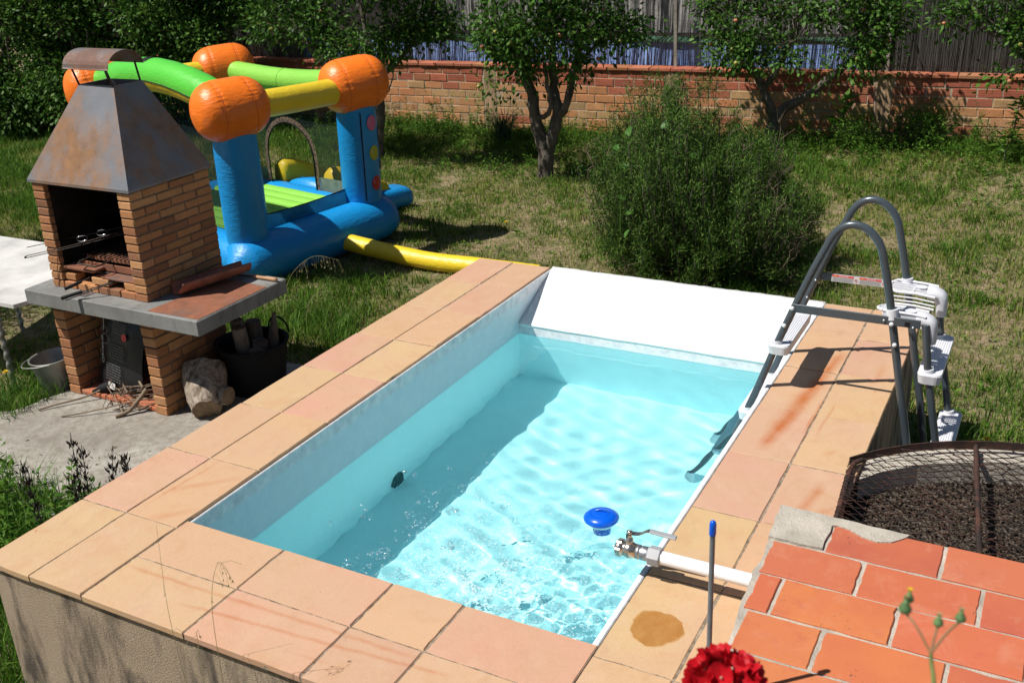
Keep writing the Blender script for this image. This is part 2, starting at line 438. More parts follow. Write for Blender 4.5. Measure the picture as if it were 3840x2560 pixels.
for k, c in {'v_orange': (.97, .205, .012), 'v_blue': (.008, .29, .70), 'v_green': (.10, .58, .05), 'v_lime': (.27, .64, .08),
             'v_yellow': (.85, .62, .03), 'v_darkblue': (.01, .07, .22)}.items(): M[k] = m_vinyl(k.replace('v_', 'vinyl_'), c)
for k, c in {'d_pink': (.60, .13, .28), 'd_olive': (.42, .40, .03), 'd_red': (.50, .02, .03), 'ink_white': (.62, .62, .60), 'ink_red': (.60, .05, .05),
             'ink_grey': (.30, .30, .30), 'label_red': (.65, .10, .09), 'label_white': (.62, .61, .60), 'label_black': (.05, .05, .05), 'label_orange': (.70, .30, .03)}.items():
    M[k] = m_plain(k, c, .45, 0, .05)
def m_net():
    t = NT('dark_net'); tr = t.n('BsdfTransparent'); df = t.n('BsdfDiffuse'); df.inputs[0].default_value = (.02, .03, .035, 1)
    mx = t.n('MixShader'); mx.inputs[0].default_value = .42
    t.l(tr.outputs[0], mx.inputs[1]); t.l(df.outputs[0], mx.inputs[2]); t.l(mx.outputs[0], t.out.inputs[0]); return t.m
M['net'] = m_net()
# ------------------------------------------------------------------ ground
GZ = -0.78
def gz(x, y):
    x = np.asarray(x, float); y = np.asarray(y, float)
    a = np.clip((x+2.5)/5, 0, 1); b = np.clip((y-6.5)/5, 0, 1)
    z = GZ+.14*a*a*(3-2*a)*b*b*(3-2*b)+.03*(fbm(x, y, .8, 4)-.5)+.018*(vnoise(x, y, 3.5, 9)-.5)
    near = np.clip((np.hypot(np.maximum(np.abs(x-.9)-1.6, 0), np.maximum(np.abs(y-1.7)-2.1, 0)))/.6, 0, 1)
    return GZ-.01+(z-GZ)*(.25+.75*near)
def green(x, y):
    """0 dry .. 1 lush"""
    g = fbm(x, y, .55, 2)*.75+fbm(x, y, 1.9, 6)*.45-.13
    g += .26*np.clip((y-8.6)/2.2, 0, 1)+.12*np.exp(-((x+1.3)**2/.6+(y-3.6)**2/1.2))+.12*np.clip((x-2.6)/2, 0, 1)+.35*np.clip((-1.2-x)/1, 0, 1)*np.clip((1.4-y)/.6, 0, 1)
    g += .2*np.exp(-((x+2.4)**2/.5+(y-4.0)**2/.5))
    g += .09+.22*np.clip((-x-6)/2, 0, 1)+.3*(vnoise(x, y, 4.5, 12)-.5)
    return np.clip(g, 0, 1)
def m_ground():
    t = NT('dry_lawn_soil'); co = t.coord('world')
    n1 = t.noise(co, .9, 6, .65); n2 = t.noise(co, 26, 6, .75); n3 = t.noise(co, 7, 5, .6)
    col = t.ramp(n2, [(.3, (.14, .105, .065)), (.5, (.30, .23, .14)), (.7, (.47, .38, .25))])
    col = t.mix(t.ramp(n3, [(.41, 0.0), (.60, .82)]), col, t.ramp(n2, [(.3, (.05, .075, .02)), (.7, (.17, .20, .06))]))
    col = t.mix(t.ramp(n1, [(.55, 0.0), (.7, .5)]), col, (.20, .12, .065))
    b = t.bump(n2, .025); b = t.bump(t.noise(co, 140, 3, .7), .008, 1, b)
    return t.finish(col, .95, 0, b, .1)
HX0, HX1, HY0, HY1 = -.45, 2.28, -.18, 3.58
def make_ground():
    xs = sorted(set([-70, -45, -30, -20]+[round(-14+.3*i, 3) for i in range(68)]+[8, 12, 20, 40, 70]+[HX0, HX1]))
    ys = sorted(set([-40, -20, -10]+[round(-6+.3*i, 3) for i in range(68)]+[16, 20, 30, 50, 80]+[HY0, HY1]))
    X, Y = np.meshgrid(xs, ys, indexing='ij'); Z = gz(X, Y); nx, ny = X.shape
    V = np.stack([X, Y, Z], -1).reshape(-1, 3)
    F = []
    for i in range(nx-1):
        for j in range(ny-1):
            cx, cy_ = (xs[i]+xs[i+1])/2, (ys[j]+ys[j+1])/2
            if HX0 < cx < HX1 and HY0 < cy_ < HY1: continue
            F.append((i*ny+j, (i+1)*ny+j, (i+1)*ny+j+1, i*ny+j+1))
    o = np_mesh('ground', V, F, m_ground(), smooth=True); o['kind'] = 'structure'
make_ground()
def make_slab():
    poly = [(-4.6, 1.0), (-3.2, .98), (-2.3, .86), (-1.6, .74), (-1.0, .70), (-.56, .60), (-.56, 2.95), (-1.4, 3.02), (-2.2, 2.9), (-2.86, 2.78), (-2.9, 2.2), (-2.93, 1.97), (-3.02, 1.6), (-3.3, 1.46), (-4.6, 1.42)]
    rr = random.Random(4); P = []
    for i, a in enumerate(poly):
        b = poly[(i+1) % len(poly)]; n = max(1, int(math.dist(a, b)/.07))
        for k in range(n):
            q = k/n; P.append((a[0]+(b[0]-a[0])*q+rr.uniform(-.018, .018), a[1]+(b[1]-a[1])*q+rr.uniform(-.018, .018)))
    mb = MB().prism(P, -.86, -.72); o = mb.build('concrete_slab', M['slab'], None, (-2, 1.5, -.72)); o['kind'] = 'structure'
make_slab()

# ------------------------------------------------------------------ swimming pool
lo, lm, li, ri, rm, ro = -.5504, -.2819, 0.0, 1.827, 2.105, 2.383
no, nm, ni, far = -.2818, -.005, .2696, 3.680
WATER = -.285; FLOOR = -.955
pool = thing('swimming_pool', 'small raised plunge pool with terracotta coping and pale blue lining', 'swimming pool', (0.9, 1.7, GZ))
ORGP = ORG[pool.name]
TM = {}
def tile_at(name, mat, parent, x0, x1, y0, y1, ztop, th, color, ch=.004, gap=.0026, jit=.0012, key=None):
    sx, sy = round(x1-x0-2*gap, 3), round(y1-y0-2*gap, 3)
    k = (name, sx, sy, random.randrange(3))
    if k not in TM:
        q = random.Random(len(TM)*13+5); out = []; ch2 = ch
        for (ax_, ay), (bx_, by) in (((-1, -1), (1, -1)), ((1, -1), (1, 1)), ((1, 1), (-1, 1)), ((-1, 1), (-1, -1))):
            n_ = 7
            for i_ in range(n_): t_ = i_/n_; out.append(((ax_+(bx_-ax_)*t_)*sx/2, (ay+(by-ay)*t_)*sy/2))
        m_ = len(out); V = []
        chip = [q.uniform(0, jit) if q.random() > .10 else q.uniform(jit, jit*3.5) for _ in out]
        for z_, ins in ((-th, .001), (-ch2, 0.0), (0, ch2*.8)):
            for (x_, y_), cp in zip(out, chip):
                s1 = 1-2*(ins+cp)/sx; s2 = 1-2*(ins+cp)/sy; V.append((x_*s1, y_*s2, z_-(cp*.35 if z_ == -ch2 else 0)))
        TM[k] = MB().add(V, [list(range(m_))[::-1], [i_+2*m_ for i_ in range(m_)]]+[(i_+r_*m_, (i_+1) % m_+r_*m_, (i_+1) % m_+(r_+1)*m_, i_+(r_+1)*m_) for r_ in range(2) for i_ in range(m_)]).mesh(name); TM[k].materials.append(mat)
    return put(name, TM[k], parent, ((x0+x1)/2, (y0+y1)/2, ztop+random.uniform(-.002, .002)), (random.uniform(-.003, .003), random.uniform(-.003, .003), random.uniform(-.003, .003)), color)
PK, YE, OR_ = (.535, .305, .215), (.55, .375, .205), (.54, .34, .205)
def tcol(c):
    k = random.uniform(.95, 1.04); return tuple(min(1, x*k*random.uniform(.97, 1.03)) for x in c)
LS = [no]+[.2074+.5*i for i in range(7)]+[far]
colL0 = [YE, PK, OR_, YE, PK, OR_, YE, PK, PK]; colL1 = [YE, OR_, YE, PK, YE, OR_, PK, OR_, OR_]
for i in range(len(LS)-1):
    o = tile_at('coping_tile', M['tile'], pool, lo, lm, LS[i], LS[i+1], 0, .028, tcol(colL0[min(i, 8)]))
    tile_at('coping_tile', M['tile'], pool, lm, li, LS[i], LS[i+1], 0, .028, tcol(colL1[min(i, 8)]))
FX = [li, .5051, 1.0157, 1.3152, ri]
for i in range(4):
    tile_at('coping_tile', M['tile'], pool, FX[i], FX[i+1], nm, ni, 0, .028, tcol([OR_, PK, OR_, PK][i]))
    tile_at('coping_tile', M['tile'], pool, FX[i], FX[i+1], no, nm, 0, .028, tcol([YE, PK, PK, OR_][i]))
RS = [no, .213, .711, 1.208, 1.706, 2.203, 2.700, 3.198, far]
cR0 = [YE, YE, YE, PK, PK, OR_, OR_, OR_]; cR1 = [YE, YE, OR_, PK, YE, YE, PK, OR_]
for i in range(8):
    tile_at('coping_tile', M['tile'], pool, ri, rm, RS[i], RS[i+1], 0, .028, tcol(cR0[i]))
    tile_at('coping_tile', M['tile'], pool, rm, ro, RS[i], RS[i+1], 0, .028, tcol(cR1[i]))
# mortar bed showing in the joints, a few mm below the tile faces
mb = MB()
mb.box((lo+.006, no+.006, -.03), (li-.006, far-.006, -.0045)); mb.box((li-.004, no+.006, -.03), (ri-.002, ni-.006, -.0045))
mb.box((ri+.002, no+.006, -.03), (ro-.006, far-.006, -.0045))
mb.build('mortar_bed', M['mortar'], pool)
# outer walls
mb = MB()
mb.box((lo+.022, no+.022, -1.15), (.006, far-.004, -.031)); mb.box((1.806, no+.022, -1.15), (ro-.022, far-.004, -.031))
mb.box((.006, no+.022, -1.15), (1.806, .25, -.031))
mb.add([(x, y, z) for x in (.006, 1.806) for y, z in ((3.172, -1.15), (3.172, -.222), (3.676, -.012), (3.676, -1.15))],
       [(0, 1, 2, 3), (7, 6, 5, 4), (0, 4, 5, 1), (1, 5, 6, 2), (2, 6, 7, 3), (3, 7, 4, 0)])
mb.build('outer_wall', M['render'], pool)
# painted lining, slightly proud of the walls
def wavy(v, a=.0015): return v+random.uniform(-a, a)
mb = MB(); mb.box((.0005, .255, FLOOR), (.012, 3.674, -.011), .004); o = mb.build('left_lining', M['lining'], pool); o['paint_line'] = -.075; o.name = 'wall_lining'
mb = MB(); mb.box((.012, .250, FLOOR), (1.80, .257, -.030)); o = mb.build('wall_lining', M['lining'], pool); o['paint_line'] = -.06
mb = MB(); mb.box((1.800, .255, FLOOR), (1.8235, 3.66, -.006), .004); o = mb.build('wall_lining', M['lining'], pool); o['paint_line'] = -.2
mb = MB(); mb.box((.012, 3.165, FLOOR), (1.80, 3.172, -.216)); o = mb.build('wall_lining', M['lining'], pool); o['paint_line'] = -.27
mb = MB(); mb.box((.006, .25, FLOOR-.05), (1.806, 3.172, FLOOR)); o = mb.build('pool_floor', M['lining'], pool); o['paint_line'] = -.2
# white sloped far edge
nx_, ny_ = 60, 14
V = []; F = []
rr = random.Random(9)
for j in range(ny_+1):
    q = j/ny_
    for i in range(nx_+1):
        x = .012+(1.826-.012)*i/nx_
        y = 3.1635+(3.690-3.1635)*q; z = -.2105+.2135*q+.004*(float(vnoise(x, y, 6))-.5)
        if j == ny_: y += rr.uniform(-.006, .006)
        V.append((x, y, z))
n0 = len(V); V += [(x, y, z-.02) for x, y, z in V]
s_ = nx_+1
for j in range(ny_):
    for i in range(nx_):
        a = j*s_+i; F.append((a, a+1, a+s_+1, a+s_)); F.append((n0+a, n0+a+s_, n0+a+s_+1, n0+a+1))
for i in range(nx_):
    F.append((i+1, i, n0+i, n0+i+1)); a = ny_*s_+i; F.append((a, a+1, n0+a+1, n0+a))
for j in range(ny_):
    a = j*s_; F.append((a, a+s_, n0+a+s_, n0+a)); a = j*s_+nx_; F.append((a+s_, a, n0+a, n0+a+s_))
np_mesh('white_slope', V, F, M['white_paint'], pool, ORGP, smooth=False)

# ------------------------------------------------------------------ water
JX, JY = 1.33, .70
def make_water():
    nx, ny = 184, 300
    xs = np.linspace(.0125, 1.7995, nx); ys = np.linspace(.2575, 3.1645, ny)
    X, Y = np.meshgrid(xs, ys, indexing='ij')
    rg = np.random.default_rng(21); Z = np.zeros_like(X)
    d = np.hypot(X-JX, Y-JY)
    calm = np.exp(-(np.maximum(d-.5, 0)/1.6)**2)
    for lam0, lam1, amp, n_, wgt in ((.22, .45, .00056, 14, .5+.5*calm), (.11, .22, .00030, 16, .35+.65*calm), (.05, .10, .00014, 18, np.exp(-(d/.8)**2)), (.03, .05, .00006, 14, np.exp(-(d/.6)**2))):
        for _ in range(n_):
            lam = rg.uniform(lam0, lam1); th = rg.uniform(0, 2*np.pi); ph = rg.uniform(0, 6.28)
            Z += wgt*amp*rg.uniform(.5, 1)*np.sin(2*np.pi*(X*np.cos(th)+Y*np.sin(th))/lam+ph+1.5*np.sin(4*X*np.sin(th)+3*Y))
    Z += .0004*np.exp(-(d/.7)**2)*np.sin(2*np.pi*d/.085)
    V = np.stack([X, Y, WATER+Z], -1).reshape(-1, 3)
    I = np.arange(nx*ny).reshape(nx, ny)
    F = np.stack([I[:-1, :-1], I[1:, :-1], I[1:, 1:], I[:-1, 1:]], -1).reshape(-1, 4)
    t = NT('clear_water')
    g = t.n('BsdfRefraction'); g.inputs['Color'].default_value = (.778, .988, 1.0, 1); g.inputs['IOR'].default_value = 1.333; g.inputs['Roughness'].default_value = 0
    gl = t.n('BsdfGlossy'); gl.inputs['Roughness'].default_value = .02; fr = t.n('Fresnel'); fr.inputs['IOR'].default_value = 1.333
    mx = t.n('MixShader'); t.l(fr.outputs[0], mx.inputs[0]); t.l(g.outputs[0], mx.inputs[1]); t.l(gl.outputs[0], mx.inputs[2]); t.l(mx.outputs[0], t.out.inputs[0])
    o = np_mesh('water', V, F, t.m, smooth=True); o['kind'] = 'structure'
    o.cycles.is_caustics_caster = True
make_water()
for o in list(pool.children):
    o.cycles.is_caustics_receiver = True
def arc_pts(pts, n=8):
    """Catmull-Rom through points"""
    P = [Vector(p) for p in pts]; out = []
    P = [P[0]*2-P[1]]+P+[P[-1]*2-P[-2]]
    for i in range(1, len(P)-2):
        for k in range(n):
            t = k/n; a, b, c, d = P[i-1], P[i], P[i+1], P[i+2]
            out.append(.5*((2*b)+(c-a)*t+(2*a-5*b+4*c-d)*t*t+(3*b-a-3*c+d)*t**3))
    out.append(P[-2]); return out
def text_mesh(name, body, size, mat, parent, Mx, extrude=.0002, align='LEFT'):
    cu = bpy.data.curves.new(name, 'FONT'); cu.body = body; cu.size = size; cu.extrude = extrude; cu.align_x = align; cu.align_y = 'CENTER'
    tmp = bpy.data.objects.new('tmp', cu); COL.objects.link(tmp)
    dg = bpy.context.evaluated_depsgraph_get(); me = bpy.data.meshes.new_from_object(tmp.evaluated_get(dg)); me.name = name
    bpy.data.objects.remove(tmp); me.materials.clear(); me.materials.append(mat)
    me.transform(Mx)
    org = ORG[parent.name]; me.transform(Matrix.Translation(-org))
    o = bpy.data.objects.new(name, me); link(o, parent, org); return o
def frame(o, x, y):
    """matrix with local x and y axes along two world directions"""
    x = Vector(x).normalized(); z = x.cross(Vector(y)).normalized(); y = z.cross(x)
    m = Matrix((x, y, z)).transposed().to_4x4(); m.translation = Vector(o); return m

# ------------------------------------------------------------------ pool ladder
YN, YF = 2.408, 2.860
lad = thing('pool_ladder', 'grey metal A-frame pool ladder with white steps straddling the right coping', 'ladder', (2.2, 2.63, GZ))
def at(y, pts): return [(x, y, z) for x, z in pts]
for y in (YN, YF):
    inner = [(1.43, FLOOR+.03), (1.722, -.141), (1.851, .245), (1.978, .595), (2.045, .755), (2.073, .815), (2.106, .853), (2.150, .873), (2.200, .868), (2.246, .838), (2.283, .786), (2.305, .715), (2.350, .525), (2.432, .115), (2.486, -.14), (2.60, -.76)]
    MB().tube(arc_pts(at(y, inner), 6), .0185, 14).build('hoop_rail', M['tube'], lad)
    MB().tube(at(y, [(2.512, .44), (2.545, .215), (2.618, -.14), (2.745, -.775)]), .0175, 12).build('outer_leg', M['tube'], lad)
    for x, z in ((1.43, FLOOR+.022), (2.60, -.765), (2.748, -.765)): MB().tube([(x, y, z-.02), (x+.008, y, z+.05)], .026, 12).build('rubber_foot', M['wplastic'], lad)
def step(x, z, flip=1):
    mb = MB(); n = 8; x0, x1 = x-.045, x+.062; y0, y1 = YN-.035, YF+.035; r = .03
    pts = []
    for cx, cy, a0 in ((x1-r, y0+r, -90), (x1-r, y1-r, 0), (x0+r, y1-r, 90), (x0+r, y0+r, 180)):
        for k in range(5): a = R(a0+k*22.5); pts.append((cx+r*math.cos(a), cy+r*math.sin(a)))
    m = len(pts); ccx, ccy = (x0+x1)/2, (y0+y1)/2
    V = []
    for zz, s in ((z-.052, .90), (z-.008, 1.0), (z, .955)): V += [(ccx+(px-ccx)*s, ccy+(py-ccy)*(1-(1-s)*.3), zz) for px, py in pts]
    F = [list(range(m))[::-1], [i+2*m for i in range(m)]]+[(i+j*m, (i+1) % m+j*m, (i+1) % m+(j+1)*m, i+(j+1)*m) for j in range(2) for i in range(m)]
    mb.add(V, F); o = mb.build('step', M['wplastic'], lad)
    mb = MB()
    for k in range(8):
        xx = x0+.017+k*.0105; mb.box((xx, YN+.045, z-.001), (xx+.0055, YF-.045, z+.0025), .001)
    mb.build('tread_rib', M['wplastic'], o)
    for y in (YN, YF): MB().tube([(x-.0, y, z-.002), (x-.003, y, z+.014)], .026, 14).build('collar', M['wplastic'], o)
for x, z in ((1.851, .245), (1.722, -.141), (1.59, -.53), (2.547, .213), (2.632, -.19), (2.712, -.59)): step(x, z)
# flat cross bars with the maker's warning strip on the far one
mb = MB().box((1.915, YN-.027, .425), (2.492, YN-.0195, .467), .002, M=None); mb.build('cross_bar', M['tube'], lad)
MB().box((1.925, YF+.0195, .425), (2.50, YF+.027, .467), .002).build('cross_bar', M['tube'], lad)
lab = MB().box((1.995, YF+.0170, .427), (2.40, YF+.0190, .466)).build('warning_label', M['label_white'], lad)
words = ['DANGER', 'DANGER', 'PELIGRO']
for k in range(3):
    xa = 1.998+.134*k; xb = xa+.107
    MB().box((xa, YF+.0162, .453), (xb, YF+.0168, .4645)).build('red_band', M['label_red'], lab)
    text_mesh('lettering', words[k], .0115, M['label_white'], lab, frame((xa+.034, YF+.0160, .4588), (1, 0, 0), (0, 0, 1)))
    mb = MB().add([(xa+.008, YF+.0160, .455), (xa+.022, YF+.0160, .455), (xa+.015, YF+.0160, .4635)], [(0, 1, 2)]); mb.build('warning_triangle', M['label_orange'], lab)
    mb = MB(); rr = random.Random(k)
    for i in range(7):
        x = xa+.002; zz = .4495-i*.0031
        while x < xb-.004:
            wd = rr.uniform(.003, .010); mb.box((x, YF+.0164, zz-.0009), (min(x+wd, xb), YF+.0168, zz)); x += wd+.0018
    mb.build('small_print', M['label_black'], lab)
    if k < 2:
        c = Vector((xb+.0125, YF+.0163, .443)); mb = MB()
        mb.tube([c+Vector((.0085*math.cos(a), 0, .0085*math.sin(a))) for a in [i*2*math.pi/20 for i in range(20)]], .0009, 4, closed=True)
        mb.tube([c+Vector((-.006, 0, .006)), c+Vector((.006, 0, -.006))], .0009, 4); mb.build('prohibition_sign', M['label_red'], lab)
        MB().lathe([(0, -.0001), (.0035, 0), (0, .0001)], c+Vector((0, .0004, 0)), (0, -1, 0), 10).build('pictogram', M['label_black'], lab)
# moulded brackets carrying the outer legs
for y, s in ((YN, 1), (YF, -1)):
    x0, x1 = 2.292, 2.508; mb = MB(); DP = .118
    def ribpt(x, q, dz=0): return (x, y+s*(.006+DP*q), .483-.018*q+dz-.010*max(0, (x-2.42)/.09))
    edge = [(x0+.030, .0), (x0+.004, .25), (x0, .5), (x0+.010, .78), (x0+.038, 1), (2.42, 1), (x1, 1)]
    mb.tube([ribpt(x, q) for x, q in edge], .0075, 8); mb.tube([ribpt(x0+.030, 0), ribpt(2.366, -.02), ribpt(2.45, 0), ribpt(x1, 0)], .007, 8)
    mb.tube([ribpt(x, q, -.062) for x, q in edge[2:]], .006, 8)
    for k in range(4):
        q = .22+.19*k; xa = x0+(.010 if k < 3 else .016); a = Vector(ribpt(xa, q)); bb = Vector(ribpt(x1, q))
        mb.add([(a.x, a.y-.0042, a.z-.006), (a.x, a.y+.0042, a.z-.006), (bb.x, bb.y+.0042, bb.z-.006), (bb.x, bb.y-.0042, bb.z-.006), (a.x, a.y-.0042, a.z+.003), (a.x, a.y+.0042, a.z+.003), (bb.x, bb.y+.0042, bb.z+.003), (bb.x, bb.y-.0042, bb.z+.003)], [(0, 1, 2, 3), (4, 7, 6, 5), (0, 4, 5, 1), (2, 6, 7, 3), (1, 5, 6, 2), (0, 3, 7, 4)])
    for k in range(2):
        zz = -.024-.020*k; a = Vector(ribpt(x0+.012, 1, zz)); bb = Vector(ribpt(x1, 1, zz)); mb.tube([a, (2.42, a.y, a.z), bb], .0042, 6)
    for xx in (2.405,): mb.box((xx-.003, min(ribpt(xx, 0)[1], ribpt(xx, 1)[1]), .455), (xx+.003, max(ribpt(xx, 0)[1], ribpt(xx, 1)[1]), .470))
    mb.box((x0+.03, y+s*.006-.003, .415), (x1, y+s*.006+.003, .478), .002)
    mb.tube([(2.366, y, .45), (2.360, y, .497)], [.030, .027], 16)
    mb.tube([(2.437, y+s*.055, .435), (2.437, y+s*.055, .480)], [.010, .027], 14)
    mb.build('moulded_bracket', M['wplastic'], lad)
    mb = MB(); pr_ = [(2.480, .468, .044), (2.505, .470, .044), (2.525, .462, .043), (2.537, .440, .042), (2.545, .405, .040), (2.549, .365, .036), (2.550, .342, .033)]
    V = []; n = 14
    for i, (x, z, rad) in enumerate(pr_):
        tdir = (Vector((pr_[min(i+1, 6)][0], 0, pr_[min(i+1, 6)][1]))-Vector((pr_[max(i-1, 0)][0], 0, pr_[max(i-1, 0)][1]))).normalized()
        nrm = Vector((-tdir.z, 0, tdir.x))
        for k in range(n):
            a = 2*math.pi*k/n; ca, sa = math.cos(a), math.sin(a)
            e = .75
            V.append(Vector((x-.012, y+s*.042, z-.018 if i < 3 else z))+nrm*rad*.72*math.copysign(abs(ca)**e, ca)+Vector((0, 1, 0))*rad*1.05*math.copysign(abs(sa)**e, sa))
    F = [(i*n+k, i*n+(k+1) % n, (i+1)*n+(k+1) % n, (i+1)*n+k) for i in range(6) for k in range(n)]
    mb.add(V, F, 0, True); mb.add(V[:n], [list(range(n))]); mb.add(V[-n:], [list(range(n))[::-1]]); mb.build('end_cap', M['wplastic'], lad)
bolts = {YN: [(1.917, .445), (1.882, .348), (2.369, .432), (2.391, .329), (2.335, .447), (2.463, .43)], YF: [(1.925, .436), (1.888, .338)]}
for y, L in bolts.items():
    for i, (x, z) in enumerate(L):
        big = y == YN and i < 4
        yy = y-.027 if (y == YN and i in (0, 2, 4, 5)) else y-.018
        MB().lathe([(.0105 if big else .007, 0), (.0105 if big else .007, .006), (.008 if big else .005, .010), (0, .0115)], (x, yy, z), (0, -1, 0), 10).build('bolt_cap', M['wplastic'] if big else M['steel'], lad)
MB().box((2.425, YN-.029, .432), (2.447, YN-.0275, .452)).build('slot', M['black'], lad)

# ------------------------------------------------------------------ cistern with a rusty mesh lid
CX, CY_, CR = 3.175, 1.187, 1.03
cis = thing('cistern', 'round concrete cistern filled with dark gravel beside the pool', 'cistern', (CX, CY_, GZ))
def ringmesh(r0, r1, z0, z1, n=96, jit=.004):
    rr = random.Random(3); V = []; F = []
    for k in range(n):
        a = 2*math.pi*k/n; c, s_ = math.cos(a), math.sin(a)
        for r, z in ((r0, z0), (r0, z1), (r1, z1), (r1, z0)):
            r += rr.uniform(-jit, jit); V.append((max(CX+r*c, 2.388), CY_+r*s_, z+rr.uniform(-jit, jit)*.6))
    for k in range(n):
        j = (k+1) % n
        for q in range(4): F.append((k*4+q, k*4+(q+1) % 4, j*4+(q+1) % 4, j*4+q))
    return V, F
V, F = ringmesh(.955, 1.10, -.9, -.022); MB().add(V, F).build('concrete_ring', M['concrete'], cis)
def m_gravel():
    t = NT('dark_gravel'); co = t.coord('world'); vz = t.n('TexVoronoi'); vz.inputs['Scale'].default_value = 75; t.l(co, vz.inputs['Vector'])
    col = t.ramp(t.noise(co, 60, 4, .7), [(.35, (.035, .028, .022)), (.65, (.17, .135, .105))])
    b = t.bump(vz.outputs['Distance'], .02); b = t.bump(t.noise(co, 30, 4, .7), .02, 1, b)
    return t.finish(col, .9, 0, b, .2)
M['gravel'] = m_gravel()
rg = np.random.default_rng(5); n = 60
V = []; F = []
for j in range(25):
    for k in range(n):
        a = 2*math.pi*k/n; r = .96*j/24; V.append((max(CX+r*math.cos(a), 2.389), CY_+r*math.sin(a), -.135+.02*float(vnoise(r*math.cos(a), r*math.sin(a), 9))))
for j in range(24):
    for k in range(n): F.append((j*n+k, (j+1)*n+k, (j+1)*n+(k+1) % n, j*n+(k+1) % n))
o = np_mesh('gravel_bed', V, F, M['gravel'], cis, ORG[cis.name], smooth=True)
def m_pebble():
    t = NT('clay_pebbles'); return t.finish(t.ramp(t.island(), [(0, (.016, .011, .008)), (.6, (.055, .038, .028)), (1, (.12, .085, .062))]), .85, 0, None, .2)
N = 9000; a = rg.uniform(0, 2*np.pi, N); r = .95*np.sqrt(rg.random(N)); px = np.maximum(CX+r*np.cos(a), 2.40); py = CY_+r*np.sin(a)
sel = (px < 3.7) & (py > .8); px, py = px[sel], py[sel]; N = len(px); s = rg.uniform(.004, .0095, N)
base = np.array([(1, 0, 0), (-1, 0, 0), (0, 1, 0), (0, -1, 0), (0, 0, .8), (0, 0, -.8)]); oct_ = np.array([(0, 2, 4), (2, 1, 4), (1, 3, 4), (3, 0, 4), (2, 0, 5), (1, 2, 5), (3, 1, 5), (0, 3, 5)])
th = rg.uniform(0, 6.28, N); c, s2 = np.cos(th), np.sin(th)
bx = base[None]*s[:, None, None]*rg.uniform(.7, 1.3, (N, 6, 1)); V = np.empty_like(bx)
V[..., 0] = bx[..., 0]*c[:, None]-bx[..., 1]*s2[:, None]+px[:, None]; V[..., 1] = bx[..., 0]*s2[:, None]+bx[..., 1]*c[:, None]+py[:, None]; V[..., 2] = bx[..., 2]-.121+rg.uniform(0, .012, N)[:, None]
F = (oct_[None]+(np.arange(N)*6)[:, None, None]).reshape(-1, 3)
o = np_mesh('gravel', V.reshape(-1, 3), F, m_pebble(), cis, ORG[cis.name]); o['kind'] = 'stuff'

lid = thing('mesh_lid', 'rusty iron framed lid of chain-link wire over the gravel cistern', 'mesh lid', (2.85, 1.6, .0))
XB = 2.350
a0 = math.atan2(1.775-CY_, XB-CX); arcp = []
for k in range(33):
    a = a0-(a0-R(5))*k/32; arcp.append(Vector((CX+CR*math.cos(a), CY_+CR*math.sin(a), .012)))
mb = MB()
for i in range(32):
    p, q = arcp[i], arcp[i+1]; d = (q-p).normalized(); nrm = Vector((-d.y, d.x, 0))
    V = [p-nrm*.0, p+nrm*.006, q+nrm*.006, q-nrm*.0]
    mb.add([v+Vector((0, 0, -.012)) for v in V]+[v+Vector((0, 0, .026)) for v in V], [(3, 2, 1, 0), (4, 5, 6, 7), (0, 1, 5, 4), (1, 2, 6, 5), (2, 3, 7, 6), (3, 0, 4, 7)])
mb.build('curved_rim', M['rusty'], lid)
MB().tube([(XB+.055, 1.02, .030), (XB+.025, 1.33, .022), (XB, 1.70, .022), (XB+.006, 1.775, .022), (XB+.03, 1.81, .024)], .011, 8).build('side_bar', M['rusty'], lid)
pts = [(2.800+.125*t, 2.135-1.15*t, .020-.012*math.sin(t*3.14)) for t in [i/60 for i in range(61)]]
MB().tube(pts, [.0105+.0022*(i % 2) for i in range(61)], 7).build('ribbed_bar', M['rusty'], lid)
def inlid(x, y): return x > XB+.012+.05*max(0, (1.7-y)) and (x-CX)**2+(y-CY_)**2 < (CR-.004)**2 and y > .95
mb = MB(); sx, sy = .040, .026; rr = random.Random(8)
for i in range(46):
    run = []
    for k in range(60):
        y = .92+k*sy; x = XB-.02+i*sx+(.5*sx+.0025)*(1 if (k+i) % 2 else -1)
        x += .012*math.sin(y*3+i*.2); y2 = y-.10*(x-2.35)+.006*math.sin(i*.9)
        z = .030-.020*math.sin(min(1, max(0, (x-2.35)/1.4))*3.1)+(.0022 if k % 2 else -.0022)+.004*math.sin(i*1.3+k*.35)
        if inlid(x, y2): run.append((x, y2, z))
        else:
            if len(run) > 2: mb.tube(run, .0026, 3, False)
            run = []
    if len(run) > 2: mb.tube(run, .0026, 3, False)
mb.build('chain_link', M['rusty'], lid)
mb = MB()
for i in range(26):      # wire ends twisted round the side bar
    y = 1.05+i*.028+rr.uniform(-.006, .006); x = XB+.06*(1.75-y)/.75*.9; c = Vector((x, y, .023)); ph = rr.uniform(0, 6)
    mb.tube([c+Vector((.017*math.cos(ph+t), rr.uniform(-.004, .004)+.002*t, .017*math.sin(ph+t))) for t in [q*.8 for q in range(9)]]+[c+Vector((.04, rr.uniform(-.01, .01), 0))], .0016, 3, False)
mb.build('wire_tie', M['rusty'], lid)

